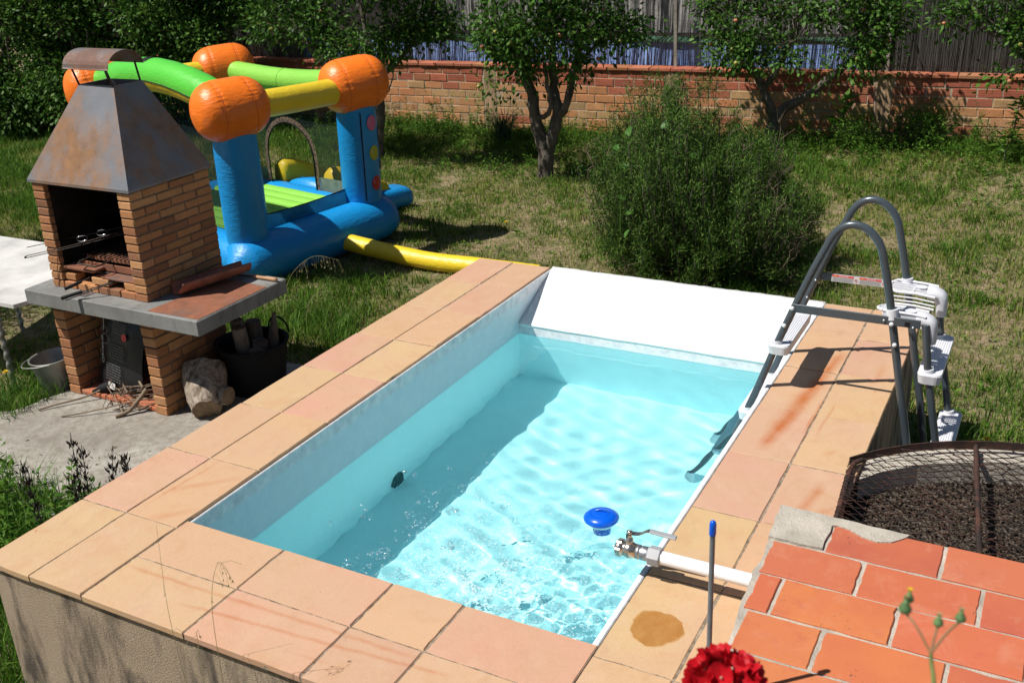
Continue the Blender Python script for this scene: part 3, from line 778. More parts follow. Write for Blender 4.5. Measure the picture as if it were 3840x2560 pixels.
# ------------------------------------------------------------------ terrace block
ter = thing('tiled_terrace', 'low masonry block topped with orange terracotta tiles at the pool corner', 'terrace', (3.2, .1, 0))
def rough(poly, step=.05, amp=.008, seed=1):
    rr = random.Random(seed); P = []
    for i, a in enumerate(poly):
        b = poly[(i+1) % len(poly)]; n = max(1, int(math.dist(a, b)/step))
        for k in range(n): q = k/n; P.append((a[0]+(b[0]-a[0])*q+rr.uniform(-amp, amp), a[1]+(b[1]-a[1])*q+rr.uniform(-amp, amp)))
    return P
MB().prism(rough([(2.222, 1.058), (2.232, .80), (2.236, .60), (2.248, .40), (2.262, .20), (2.27, -.275), (2.52, -.275), (2.52, 1.05)], .04, .007, 2), .0015, .173).build('block', M['concrete'], ter)
MB().box((2.40, -.95, -.85), (4.8, 1.045, .1725)).build('block', M['concrete'], ter)
MB().prism(rough([(2.213, 1.066), (2.226, .850), (2.33, .845), (2.412, .852), (2.413, 1.0), (2.43, 1.010), (2.475, 1.000), (2.52, .972), (2.57, .965), (2.62, .985), (2.66, 1.03), (2.67, 1.052)], .03, .003, 5), .12, .184).build('cement_patch', M['concrete'], ter)
TO = [(.53, .16, .06), (.50, .13, .065), (.43, .105, .062), (.56, .19, .07), (.48, .14, .075)]
rows = [(.838, 1.046, [2.416, 2.79, 3.165, 3.54, 3.92, 4.3]), (.634, .838, [2.243, 2.558, 2.925, 3.295, 3.66, 4.03]), (.428, .634, [2.252, 2.336, 2.70, 3.07, 3.44, 3.81]), (.222, .428, [2.268, 2.51, 2.866, 3.23, 3.6, 3.97]),
        (.016, .222, [2.288, 2.335, 2.685, 3.06, 3.42, 3.8]), (-.19, .016, [2.29, 2.52, 2.88, 3.25, 3.62, 4.0])]
for y0, y1, xs in rows:
    for i in range(len(xs)-1):
        tile_at('terrace_tile', M['terra'], ter, xs[i], xs[i+1], y0, y1, .18, .032, tcol(random.choice(TO)), .004, .0055, .002)

# ------------------------------------------------------------------ water pipe with a lever valve
pip = thing('water_pipe', 'white plastic pipe with lever ball valve pouring water into the pool', 'water pipe', (2.0, .675, .105))
PY = .675; PZ = .105
MB().tube([(1.885, PY, PZ), (2.30, PY, PZ)], .0248, 20).build('pipe', M['pvc'], pip)
def hexy(x0, x1, r, n=6, ch=.003): return MB().lathe([(r-ch, x0-1.7), (r, x0-1.7+ch), (r, x1-1.7-ch), (r-ch, x1-1.7)], (1.7, PY, PZ), (1, 0, 0), n, smooth=False)
hexy(1.846, 1.893, .036).build('reducer_nut', M['fitting'], pip)
MB().lathe([(.021, .10), (.0275, .103), (.0275, .112), (.024, .115), (.027, .122), (.027, .14), (.024, .15)], (1.7, PY, PZ), (1, 0, 0), 20).build('union', M['steel'], pip)
v = MB().lathe([(.016, .022), (.027, .023), (.0305, .026), (.0305, .048), (.026, .050), (.0285, .058), (.0325, .07), (.0305, .084), (.0275, .088), (.0275, .098), (.021, .102)], (1.7, PY, PZ), (1, 0, 0), 20); vo = v.build('valve_body', M['brass'], pip)
hexy(1.7235, 1.748, .0335).build('hex_end', M['brass'], vo)
MB().lathe([(.013, 0), (.013, .02), (.008, .022), (.008, .04), (.0105, .041), (.0105, .05), (0, .052)], (1.772, PY, PZ+.028), (0, 0, 1), 12).build('valve_stem', M['brass'], vo)
mb = MB()
lev = [(1.758, .148), (1.758, .166), (1.79, .167), (1.806, .170), (1.832, .188), (1.85, .192)]
for i in range(len(lev)-1):
    (xa, za), (xb, zb) = lev[i], lev[i+1]; V = [(x, PY+.012+dy+.08*(x-1.77), z+dz) for x, z in ((xa, za), (xb, zb)) for dy in (-.011, .011) for dz in (0, .003)]
    mb.add(V, [(0, 1, 3, 2), (4, 6, 7, 5), (0, 4, 5, 1), (2, 3, 7, 6), (1, 5, 7, 3), (0, 2, 6, 4)])
h_ = mb.build('lever', M['brass'], pip)
MB().box((0, -.013, -.004), (.098, .013, .004), .003, M=Matrix.Translation((1.842, PY+.018, .192)) @ Matrix.Rotation(R(4.5), 4, 'Z') @ Matrix.Rotation(R(5), 4, 'Y')).build('lever_grip', M['fitting'], h_)

def m_stream():
    t = NT('falling_water'); tr = t.n('BsdfTransparent'); tr.inputs[0].default_value = (.9, .97, .98, 1); gl = t.n('BsdfGlossy'); gl.inputs['Roughness'].default_value = .06
    fr = t.n('LayerWeight'); fr.inputs['Blend'].default_value = .3
    mx = t.n('MixShader'); t.l(t.ramp(fr.outputs['Facing'], [(.2, .08), (1, .6)]), mx.inputs[0]); t.l(tr.outputs[0], mx.inputs[1]); t.l(gl.outputs[0], mx.inputs[2]); t.l(mx.outputs[0], t.out.inputs[0]); return t.m
M['stream'] = m_stream()
rr = random.Random(12); pts = []; rad = []
for k in range(22):
    t_ = .28*k/21; pts.append((1.722-1.19*t_+rr.uniform(-.002, .002), PY+rr.uniform(-.003, .003), PZ-4.9*t_*t_)); rad.append(.010-.004*k/21+rr.uniform(-.0015, .0015))
mb = MB().tube(pts, rad, 8)
for k in range(60):
    p = Vector(pts[rr.randrange(6, 22)])+Vector((rr.gauss(0, .03), rr.gauss(0, .03), rr.gauss(0, .02)))
    if p.z > WATER: mb.lathe([(0, -.003), (.0025, 0), (0, .003)], p, (0, 0, 1), 5)
o = mb.build('falling_water', M['stream'], None, (1.55, PY, -.1)); o['kind'] = 'stuff'
# bubbles drifting away from the splash
def m_bubble():
    t = NT('bubble_film'); tr = t.n('BsdfTransparent'); tr.inputs[0].default_value = (.93, .98, .99, 1); gl = t.n('BsdfGlossy'); gl.inputs['Roughness'].default_value = .12; gl.inputs['Color'].default_value = (1, 1, 1, 1)
    lw = t.n('LayerWeight'); lw.inputs['Blend'].default_value = .35
    mx = t.n('MixShader'); t.l(t.ramp(lw.outputs['Facing'], [(.1, .12), (1, .8)]), mx.inputs[0]); t.l(tr.outputs[0], mx.inputs[1]); t.l(gl.outputs[0], mx.inputs[2]); t.l(mx.outputs[0], t.out.inputs[0]); return t.m
mb = MB(); cl = [(.30, .52, 5), (.52, .60, 10), (.60, .75, 12), (.40, .95, 4), (.62, .98, 10), (.72, 1.15, 9), (.55, 1.25, 4), (.35, 1.35, 3), (.50, 1.5, 2), (.78, .62, 14), (.85, .9, 14), (1.0, .45, 14), (.22, .85, 3), (.3, 1.0, 3), (.9, 1.3, 8), (.45, .42, 6), (.68, .42, 10), (1.2, .95, 10), (1.15, .42, 10)]
for cx, cy, n_ in cl:
    for k in range(n_):
        r = rr.uniform(.004, .012); p = (cx+rr.gauss(0, .02), cy+rr.gauss(0, .02), WATER)
        mb.lathe([(r*math.cos(a), r*math.sin(a)) for a in (0, .4, .8, 1.2)]+[(0, r)], p, (0, 0, 1), 8)
o = mb.build('bubbles', m_bubble(), None, (.7, .9, WATER)); o['kind'] = 'stuff'

m_foam = NT('white_foam'); tr_ = m_foam.n('BsdfTransparent'); df_ = m_foam.n('BsdfDiffuse'); df_.inputs[0].default_value = (.85, .88, .9, 1); mx_ = m_foam.n('MixShader'); mx_.inputs[0].default_value = .45
m_foam.l(tr_.outputs[0], mx_.inputs[1]); m_foam.l(df_.outputs[0], mx_.inputs[2]); m_foam.l(mx_.outputs[0], m_foam.out.inputs[0])
rg = np.random.default_rng(33); n = 11000; th = rg.uniform(0, 6.28, n); rd = np.abs(rg.normal(0, .58, n))+.05; x = JX-.22+rd*np.cos(th); y = JY+.05+rd*np.sin(th)*.9; k = (x > .52) & (x < 1.78) & (y > .27) & (y < 1.9) & (vnoise(x, y, 14, 3)+.35*vnoise(x, y, 40, 5) > .49); x, y = x[k], y[k]; n = len(x)
r_ = rg.uniform(.0012, .0042, n); hx = np.array([(math.cos(q*1.0472), math.sin(q*1.0472), 0) for q in range(6)]); V = hx[None]*r_[:, None, None]*rg.uniform(.5, 1.2, (n, 6, 1)); V[..., 0] += x[:, None]; V[..., 1] += y[:, None]; V[..., 2] += WATER+.0022+rg.uniform(0, .001, n)[:, None]
F = np.array([(0, 1, 2, 3), (0, 3, 4, 5)])[None]+(np.arange(n)*6)[:, None, None]
np_mesh('foam', V.reshape(-1, 3), F.reshape(-1, 4), m_foam.m)['kind'] = 'stuff'
m_slot = m_plain('dark_slot', (.01, .05, .05), .7)
dr = thing('pool_drain', 'dark green grated drain at the foot of the left pool wall', 'drain', (.02, 1.71, -.90))
MB().lathe([(.062, 0), (.062, .008), (.052, .012), (0, .012)], (.0125, 1.70, -.875), (1, 0, 0), 20).build('drain_body', m_plain('dark_green_plastic', (.03, .12, .12), .6), dr)
for k in range(5): MB().box((.024, 1.655+.02*k, -.925), (.028, 1.662+.02*k, -.825)).build('slot', m_slot, dr)

# ------------------------------------------------------------------ chlorine floater
flo = thing('chlorine_floater', 'round bright blue floating chlorine dispenser on the pool water', 'floater', (1.372, 1.345, WATER))
ax = Vector((-.05, .06, 1)).normalized(); c = Vector((1.372, 1.345, WATER))
MB().lathe([(.052, .004), (.066, .008), (.0765, .017), (.080, .026), (.078, .034), (.070, .043), (.056, .050), (.046, .053), (.044, .0515), (.0425, .053), (.026, .0565), (.010, .0575), (0, .0575)], c, ax, 40).build('float_cap', M['blue'], flo)
MB().lathe([(.040, -.024), (.050, -.014), (.058, .0045)], c, ax, 32).build('clear_band', M['wtrans'], flo)
MB().lathe([(.030, -.085), (.040, -.083), (.042, -.03), (.041, -.0235)], c, ax, 24).build('basket', M['blue'], flo)
MB().tube([c+ax*.060+Vector((-.022, -.004, 0)), c+ax*.067, c+ax*.060+Vector((.022, .004, 0))], .0045, 8).build('grip_ridge', M['blue'], flo)

# ------------------------------------------------------------------ metal rod with a blue cap
rod = thing('metal_rod', 'thin grey metal rod with blue cap standing by the terrace edge', 'rod', (2.285, -.02, .15))
MB().tube([(2.285, -.02, .145), (2.279, -.02, .755)], .0072, 12).build('rod_tube', m_plain('dull_grey_rod', (.17, .19, .21), .42, .15, .15, 30), rod)
MB().lathe([(.0088, -.03), (.0092, -.028), (.0092, .002), (.0075, .010), (.004, .0135), (0, .0145)], (2.279, -.02, .757), (0, 0, 1), 14).build('cap', M['blue'], rod)
# dark ring stain left by water on the coping: a thin wet film
def m_wet():
    t = NT('wet_film'); tr = t.n('BsdfTransparent'); gl = t.n('BsdfGlossy'); gl.inputs['Roughness'].default_value = .3
    nz = t.noise(t.coord('world'), 26, 6, .7, None, (1, .6, 1), .8); t.l(t.ramp(nz, [(.3, (.90, .79, .60)), (.7, (.80, .64, .42))]), tr.inputs[0])
    mx = t.n('MixShader'); mx.inputs[0].default_value = .02; t.l(tr.outputs[0], mx.inputs[1]); t.l(gl.outputs[0], mx.inputs[2]); t.l(mx.outputs[0], t.out.inputs[0]); return t.m
V = [(1.968, .425, .0042)]; n = 72
for k in range(n):
    a = 2*math.pi*k/n; r = 1+.05*math.sin(3*a+.5)+.03*math.sin(5*a+2)+.02*math.sin(11*a)+.012*math.sin(19*a); V.append((1.968+.088*r*math.cos(a), .425+.088*r*math.sin(a)*1.05, .0042))
o = MB().add(V, [(0, k+1, (k+1) % n+1) for k in range(n)]).build('wet_patch', m_wet(), None, (1.968, .425, .0042))
tag(o, 'brown wet patch drying on the coping near the valve', 'puddle')
# ------------------------------------------------------------------ brick barbecue
bbq = thing('brick_barbecue', 'brick barbecue with concrete counter and rusty steel hood', 'barbecue', (-2.4, 2.3, -.72))
BM = {}
def brick_mesh(lx, ly, lz, mat, name='brick', nv=4):
    k = (round(lx, 3), round(ly, 3), round(lz, 3), mat.name, random.randrange(nv))
    if k not in BM:
        BM[k] = MB().box((-lx/2, -ly/2, -lz/2), (lx/2, ly/2, lz/2), .004, jit=.0014).mesh(name); BM[k].materials.append(mat)
    return BM[k]
BC = [(.47, .23, .10), (.50, .26, .12), (.42, .185, .085), (.45, .21, .09), (.35, .15, .07), (.25, .115, .065)]
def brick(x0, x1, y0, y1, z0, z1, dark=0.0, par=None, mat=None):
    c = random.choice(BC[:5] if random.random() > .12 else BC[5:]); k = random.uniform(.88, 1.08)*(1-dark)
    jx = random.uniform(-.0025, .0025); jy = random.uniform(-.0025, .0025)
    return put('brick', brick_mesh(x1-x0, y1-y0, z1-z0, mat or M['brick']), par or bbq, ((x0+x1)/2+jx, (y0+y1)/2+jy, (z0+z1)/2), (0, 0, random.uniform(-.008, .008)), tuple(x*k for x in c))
BX0, BX1, BY0, BY1 = -2.815, -1.955, 1.968, 2.648
J = .009
def side_wall(xa, xb, y0, y1, z0, n, pitch, dark):
    """a wall one brick thick: header at the front, stretchers behind, joints staggered"""
    for i in range(n):
        z = z0+i*pitch; zt = z+pitch-J
        cuts = [y0, y0+.215, y0+.432, y1] if i % 2 else [y0, y0+.105, y0+.322, y0+.54, y1]
        for k in range(len(cuts)-1):
            if cuts[k+1]-cuts[k] < .03: continue
            brick(xa, xb, cuts[k]+(J/2 if k else 0), cuts[k+1]-J/2, z, zt, dark)
W_ = .105
NU, PU = 13, .0538
side_wall(BX0, BX0+W_, BY0, BY1, .0715, NU, PU, .1); side_wall(BX1-W_, BX1, BY0, BY1, .0715, NU, PU, 0)
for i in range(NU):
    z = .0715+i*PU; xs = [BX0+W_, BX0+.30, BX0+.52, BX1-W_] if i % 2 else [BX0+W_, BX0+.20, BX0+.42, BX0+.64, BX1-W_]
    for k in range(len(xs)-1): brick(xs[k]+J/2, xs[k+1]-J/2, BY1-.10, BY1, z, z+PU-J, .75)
mb = MB()
for xa in (BX0, BX1-W_): mb.box((xa+.007, BY0+.008, .0705), (xa+W_-.007, BY1-.006, .0705+NU*PU-.004))
mb.box((BX0+W_, BY1-.094, .0705), (BX1-W_, BY1-.008, .0705+NU*PU-.004))
mb.build('mortar_core', M['mortar_dark'], bbq)
M['sootwall'] = m_plain('soot_black_wall', (.020, .016, .013), .95, 0, .5, 5, .004, 30, .1, 'world')
for x0, x1 in ((BX0+W_-.002, BX0+W_+.004), (BX1-W_-.004, BX1-W_+.002)): MB().box((x0, BY0+.035, .19), (x1, BY1-.101, .765)).build('soot_lining', M['sootwall'], bbq)
MB().box((BX0+W_+.005, BY1-.108, .075), (BX1-W_-.005, BY1-.1005, .765)).build('soot_lining', M['sootwall'], bbq)
# low kerb of bricks across the fire opening
for i, xs in enumerate(([(-2.705, -2.60), (-2.585, -2.40), (-2.39, -2.20), (-2.19, -2.065)], [(-2.705, -2.605), (-2.455, -2.30), (-2.165, -2.065)])):
    for xa, xb in xs: brick(xa, xb, 1.972+.012*i, 2.065, .0715+i*PU, .0715+i*PU+PU-J, -.12)
MB().box((-2.953, 1.84, -.03), (-1.433, 2.662, .07), .006, jit=.0008).build('counter', M['counter'], bbq)
LX0, LX1 = -2.885, -1.965
NL, PL = 10, .0688
side_wall(LX0, LX0+W_, 1.966, 2.60, -.7195, NL, PL, 0); side_wall(LX1-W_, LX1, 1.962, 2.60, -.7195, NL, PL, 0)
for xa in (LX0, LX1-W_): MB().box((xa+.006, 1.976, -.72), (xa+W_-.006, 2.594, -.034)).build('mortar_core', M['mortar_dark'], bbq)
for i in range(NL):
    z = -.7195+i*PL; xs = [LX0+W_, -2.56, -2.33, LX1-W_] if i % 2 else [LX0+W_, -2.67, -2.45, -2.2, LX1-W_]
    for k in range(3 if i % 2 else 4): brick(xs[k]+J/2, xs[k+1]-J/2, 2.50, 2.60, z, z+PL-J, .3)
for k in range(3):
    xa = LX0+W_+.003+k*.2365; put('floor_tile', brick_mesh(.23, .34, .03, M['terra'], 'floor_tile'), bbq, (xa+.115, 2.14, -.7), None, (.36, .15, .085))
# steel hood
b0 = [(-2.832, 1.957), (-1.938, 1.957), (-1.938, 2.66), (-2.832, 2.66)]; t0 = [(-2.50, 2.222), (-2.208, 2.228), (-2.21, 2.458), (-2.50, 2.455)]
ZB, ZT = .770, 1.350
mb = MB(); V = [(x, y, ZB) for x, y in b0]+[(x, y, ZB+.018) for x, y in b0]+[(x, y, ZT) for x, y in t0]
V += [(x*.985+(-2.385)*.015, y*.985+2.31*.015, z-(.001 if i > 7 else 0)) for i, (x, y, z) in enumerate(V)]
F = []
for k in range(4):
    l = (k+1) % 4
    F += [(k, l, l+4, k+4), (k+4, l+4, l+8, k+8), (k+12, k+16, l+16, l+12), (k+16, k+20, l+20, l+16), (k+8, l+8, l+20, k+20), (k, k+12, l+12, l)]
mb.add(V, F); hood = mb.build('hood', M['hood'], bbq)
cap = MB(); n = 14
for x in (-2.565, -2.175): pass
V = []
for x in (-2.565, -2.172):
    for rr_ in (1.0, .985):
        for k in range(n+1):
            a = math.pi*k/n; V.append((x, 2.322-.142*rr_*math.cos(a), 1.455+.098*rr_*math.sin(a)))
s_ = n+1; F = []
for k in range(n):
    F += [(k, k+1, 2*s_+k+1, 2*s_+k), (s_+k+1, s_+k, 3*s_+k, 3*s_+k+1), (k+1, k, s_+k, s_+k+1), (2*s_+k, 2*s_+k+1, 3*s_+k+1, 3*s_+k)]
cap.add(V, F)
V = [(x, 2.322+dy, 1.455+dz) for x in (-2.565, -2.172) for dy, dz in ((-.142, 0), (-.150, -.006), (-.149, -.009), (-.141, -.003))]
cap.add(V, [(0, 1, 5, 4), (1, 2, 6, 5), (2, 3, 7, 6)])
co_ = cap.build('chimney_cap', m_rust('weathered_cap', (.20, .185, .19), (.20, .10, .065), .85, .45, .4, 4.5, (1, 1, 1.8), (.38, .56)), bbq)
for x, y, xt, yt in ((-2.497, 2.226, -2.52, 2.20), (-2.212, 2.232, -2.225, 2.20), (-2.215, 2.452, -2.225, 2.44), (-2.495, 2.45, -2.52, 2.44)):
    MB().tube([(x, y, ZT-.02), (xt, yt, 1.468)], .0065, 6).build('cap_leg', M['soot'], co_)

# things on and in the barbecue
g = thing('fire_grate', 'rusty fire tray and cooking grate inside the barbecue opening', 'grill', (-2.38, 2.2, .19))
MB().box((-2.69, 2.06, .17), (-2.08, 2.50, .185), .002).build('fire_shelf', M['soot'], g)
MB().box((-2.70, 1.985, .172), (-2.42, 2.075, .19), .003, M=Matrix.Rotation(R(.8), 4, 'X')).build('front_plate', M['rust_plate'], g)
MB().box((-2.36, 1.985, .170), (-2.07, 2.07, .186), .003).build('front_plate', M['rust_plate'], g)
MB().box((-2.66, 2.075, .19), (-2.07, 2.085, .235), .002).build('tray_edge', M['rust_plate'], g)
MB().box((-2.63, 2.12, .235), (-2.07, 2.45, .262), .002).build('fire_tray', M['rust_plate'], g)
for k in range(16):
    x = -2.62+k*.037; MB().tube([(x, 2.09, .272), (x, 2.46, .272)], .0045, 6).build('grate_bar', M['soot'], g)
MB().tube([(-2.55, 2.08, .265), (-2.55, 2.0, .262), (-2.53, 1.965, .26), (-2.37, 1.962, .258), (-2.355, 2.0, .262), (-2.355, 2.08, .265)], .006, 6).build('pull_handle', M['soot'], g)
def tool(name, label, p0, p1, grip, extra=None):
    t_ = thing(name, label, name.replace('_', ' '), p0); p0, p1 = Vector(p0), Vector(p1); d = (p1-p0).normalized()
    MB().tube([p0, p0+d*.01, p0+d*grip], [.010, .0125, .011], 8).build('handle', M['black'], t_)
    MB().tube([p0+d*grip, p1], .0035, 6).build('shaft', M['soot'], t_)
    return t_
t1 = tool('grill_fork', 'black handled grill fork resting on the low front bricks', (-2.575, 1.86, .115), (-2.42, 2.14, .195), .115)
for s in (-.008, .008): MB().tube([(-2.42+s, 2.14, .195), (-2.40+s, 2.19, .205)], .002, 5).build('prong', M['soot'], t1)
t2 = tool('grill_tongs', 'long grill tongs with black grip poking out over the counter edge', (-2.50, 1.765, .095), (-2.27, 2.02, .16), .13)
MB().tube([(-2.475, 1.775, .082), (-2.30, 1.97, .145), (-2.22, 2.05, .17)], .004, 6).build('twisted_bar', M['soot'], t2)
t3 = thing('scraper', 'flat steel scraper lying by the black handled grill fork', 'scraper', (-2.47, 1.9, .1))
MB().box((-2.50, 1.885, .0725), (-2.43, 1.97, .0745)).build('blade', M['steel'], t3)
MB().tube([(-2.465, 1.97, .08), (-2.44, 2.05, .12)], .011, 8).build('handle', M['black'], t3)
wb = thing('wire_grill_basket', 'long handled wire grill basket laid across the barbecue opening', 'grill basket', (-2.5, 2.0, .4))
MB().tube(arc_pts([(-2.20, 2.20, .47), (-2.55, 2.02, .375), (-2.86, 1.87, .305), (-2.875, 1.86, .297), (-2.86, 1.875, .292), (-2.50, 2.10, .37), (-2.16, 2.32, .46)], 5), .0028, 5).build('wire_handle', M['soot'], wb)
MB().tube([(-2.35, 2.22, .45), (-2.95, 1.93, .33)], .0028, 5).build('wire_handle', M['soot'], wb)
for x in (-2.56, -2.44):
    MB().tube([(x+.05*math.cos(a)*.9, 2.06+.022*math.sin(a)+(x+2.56)*.5, .395+.012*math.sin(a)+(x+2.56)*.3) for a in [q*6.283/16 for q in range(16)]], .0045, 6, closed=True).build('slide_ring', M['chrome'], wb)
for k in range(9): MB().tube([(-2.42+k*.045, 2.16, .405+.001*k), (-2.40+k*.045, 2.46, .43)], .002, 4).build('wire', M['soot'], wb)
for k in range(3): MB().tube([(-2.45, 2.18+.12*k, .41+.01*k), (-2.03, 2.18+.12*k, .41+.01*k)], .0028, 4).build('wire', M['soot'], wb)
bx = thing('firelighter_box', 'small dark carton on a wire shelf inside the sooty opening', 'box', (-2.2, 2.42, .5))
MB().box((-2.34, 2.36, .50), (-2.12, 2.47, .56), .002, M=None).build('carton', m_plain('dark_card', (.02, .022, .03), .6), bx)
MB().box((-2.335, 2.357, .515), (-2.20, 2.3598, .524)).build('printed_band', M['ink_grey'], bx)
MB().box((-2.24, 2.365, .5605), (-2.14, 2.44, .572), .002).build('paper', M['ink_white'], bx)
for k in range(4): MB().tube([(-2.70, 2.38+.03*k, .492), (-2.06, 2.38+.03*k, .492)], .003, 4).build('shelf_wire', M['soot'], bx)
# rusty sheet, clay roof tile and wooden handled tool on the counter
o = MB().prism([(-1.852, 1.858), (-1.446, 1.866), (-1.442, 2.478), (-1.80, 2.50)], .0705, .0735).build('rust_sheet', M['rust_plate'], None, (-1.65, 2.15, .0705)); tag(o, 'flat red-brown rusted steel sheet lying on the grey counter', 'metal sheet')
V = []; F = []; n = 12; m_ = 10
for j in range(m_+1):
    q = j/m_; c = Vector((-1.885, 2.135, .157)).lerp(Vector((-1.725, 2.62, .168)), q); d = Vector((.16, .485, .011)).normalized(); s = Vector((d.y, -d.x, 0)); u_ = s.cross(d)*1.0
    for t_ in (0, .011):
        for k in range(n+1):
            a = math.pi*(.02+.96*k/n); r = .088-.014*q-t_; tilt = R(-8)
            ca, sa = math.cos(a+tilt), math.sin(a+tilt)
            e = .012*math.sin(k*1.3+1) if j == 0 else 0
            V.append(c+s*r*ca-Vector((0, 0, 1))*r*sa*.92+d*e)
s_ = 2*(n+1)
for j in range(m_):
    for k in range(n):
        a = j*s_+k; F.append((a, a+1, a+s_+1, a+s_)); b = a+n+1; F.append((b, b+s_, b+s_+1, b+1))
    for k in (0, n): a = j*s_+k; F.append((a, a+s_, a+s_+n+1, a+n+1))
for j in (0, m_):
    for k in range(n): a = j*s_+k; F.append((a, a+n+1, a+n+2, a+1))
o = MB().add(V, F, 0, True).build('roof_tile', m_plain('dark_clay', (.33, .12, .07), .75, 0, .3, 9, .003, 60), None, (-1.8, 2.38, .075)); tag(o, 'curved clay roof tile lying trough side up beside the rusted sheet', 'roof tile')
wt = thing('wooden_tool', 'wooden handled poker lying at the back corner of the counter', 'poker', (-1.5, 2.57, .08))
MB().lathe([(.008, 0), (.0135, .004), (.0145, .03), (.0125, .08), (.0115, .17), (.009, .19)], (-1.442, 2.583, .0855), Vector((-1, -.03, 0)), 14).build('handle', M['wood'], wt)
MB().tube([(-1.63, 2.575, .0855), (-1.86, 2.57, .078)], .005, 6).build('shaft', M['soot'], wt)

# charcoal bag, glove, kindling, log, tub, bucket and table
bag = thing('charcoal_bag', 'black printed charcoal bag leaning inside the lower opening', 'bag', (-2.55, 2.35, -.69))
Bf = frame((-2.50, 2.06, -.685), Vector((1, -.12, -.10)), Vector((-.10, .22, 1)))
V = []; F = []; nx, ny = 10, 12
for s in (1, -1):
    for j in range(ny+1):
        for i in range(nx+1):
            u_, v_ = i/nx-.5, j/ny
            bul = .06*(1-abs(2*u_)**2.5)*(1-abs(2*v_-1)**4)+.008*math.sin(9*u_+7*v_)
            V.append(Bf @ Vector((u_*.46*(1-.06*math.sin(v_*3)), v_*.60, s*bul)))
for s in (0, 1):
    o_ = s*(nx+1)*(ny+1)
    for j in range(ny):
        for i in range(nx):
            a = o_+j*(nx+1)+i; q = (a, a+1, a+nx+2, a+nx+1); F.append(q if s == 0 else q[::-1])
MB().add(V, F, 0, True).build('sack', m_plain('black_bag', (.012, .012, .014), .42, 0, .2, 6, .004, 20), bag)
ZF = .068; m_dim = m_plain('dim_ink', (.10, .10, .10), .5)
def bagpt(x, y): return Bf @ Vector((x, y, ZF))
rr = random.Random(2)
for k, (bx_, by, bw, n_) in enumerate(((-.03, .50, .15, 5), (-.05, .34, .15, 6), (-.07, .20, .16, 7))):
    mb = MB()
    for i in range(n_):
        x = bx_; yy = by-.018*i
        while x < bx_+bw-.02:
            wd = rr.uniform(.012, .03); mb.add([bagpt(x, yy), bagpt(min(bx_+bw, x+wd), yy), bagpt(min(bx_+bw, x+wd), yy+.007), bagpt(x, yy+.007)], [(0, 1, 2, 3)]); x += wd+.006
    mb.build('small_print', m_dim, bag)
for (x, y, r) in ((-.115, .42, .032), (-.10, .36, .04)):
    MB().tube([Bf @ Vector((x+r*math.cos(a), y+r*.8*math.sin(a), ZF)) for a in [q*6.283/18 for q in range(18)]], .0016, 4, closed=True).build('printed_pictogram', M['ink_grey'], bag)
MB().lathe([(.026, 0), (0, .0012)], Bf @ Vector((.09, .42, ZF)), Bf.to_3x3() @ Vector((0, 0, 1)), 14).build('printed_dot', M['ink_red'], bag)
MB().tube(arc_pts([Bf @ Vector((x, y, .035)) for x, y in ((-.185, .58), (-.178, .50), (-.165, .42), (-.17, .40))], 4), .003, 4).build('drawstring', M['ink_white'], bag)
text_mesh('brand_lettering', 'grebraO', .055, M['ink_white'], bag, frame(Bf @ Vector((-.145, .37, ZF-.012)), Bf.to_3x3() @ Vector((.12, -1, -.0)), Bf.to_3x3() @ Vector((1, .1, .3))))
MB().add([bagpt(-.04, .03), bagpt(.03, .03), bagpt(.03, .075), bagpt(-.04, .075)], [(0, 1, 2, 3)]).build('barcode_patch', M['ink_white'], bag)
gl = thing('work_glove', 'crumpled black work glove lying in front of the charcoal bag', 'glove', (-2.55, 2.02, -.685))
MB().tube([(-2.62, 1.99, -.655), (-2.57, 2.01, -.645), (-2.52, 2.06, -.64), (-2.48, 2.10, -.65)], [.022, .036, .038, .022], 10).build('palm', M['black'], gl)
for k in range(4): MB().tube(arc_pts([(-2.61, 1.985+.016*k, -.655), (-2.645, 1.975+.016*k, -.667), (-2.66, 1.965+.018*k, -.68)], 3), [.011]*6+[.007], 7).build('finger', M['black'], gl)
rr = random.Random(31); SK = []
for v_ in range(6):
    pts = [Vector((0, 0, 0))]; L = 1.0; d = Vector((1, 0, 0))
    for k in range(6): d = (d+Vector((0, rr.uniform(-.16, .16), rr.uniform(-.16, .16)))).normalized(); pts.append(pts[-1]+d*L/6)
    mb = MB().tube(pts, [.022*(1-.4*k/6)*rr.uniform(.85, 1.15) for k in range(7)], 6)
    p = pts[3]; mb.tube([p, p+Vector((.1, rr.uniform(-.1, .1), .08))], [.014, .006], 5); me = mb.mesh('stick'); me.materials.append(M['twig']); SK.append(me)
for k in range(34):
    L = rr.uniform(.18, .36); th = R(rr.choice([rr.uniform(15, 55), rr.uniform(10, 40), rr.uniform(120, 160), rr.uniform(60, 85)]))
    p = Vector((rr.uniform(-2.50, -2.20), rr.uniform(1.84, 2.06), -.685+rr.uniform(.0, .09)))
    if p.y < 1.93: p.z = -.712+rr.uniform(0, .02)
    o = put('stick', rr.choice(SK), None, p, (rr.uniform(0, 6), R(rr.uniform(-14, 4)), th), None, (L, L*rr.uniform(.45, .8), L*rr.uniform(.45, .8)))
    tag(o, 'dry grey-brown stick in the kindling heap under the barbecue', 'stick', 'kindling sticks under the barbecue')
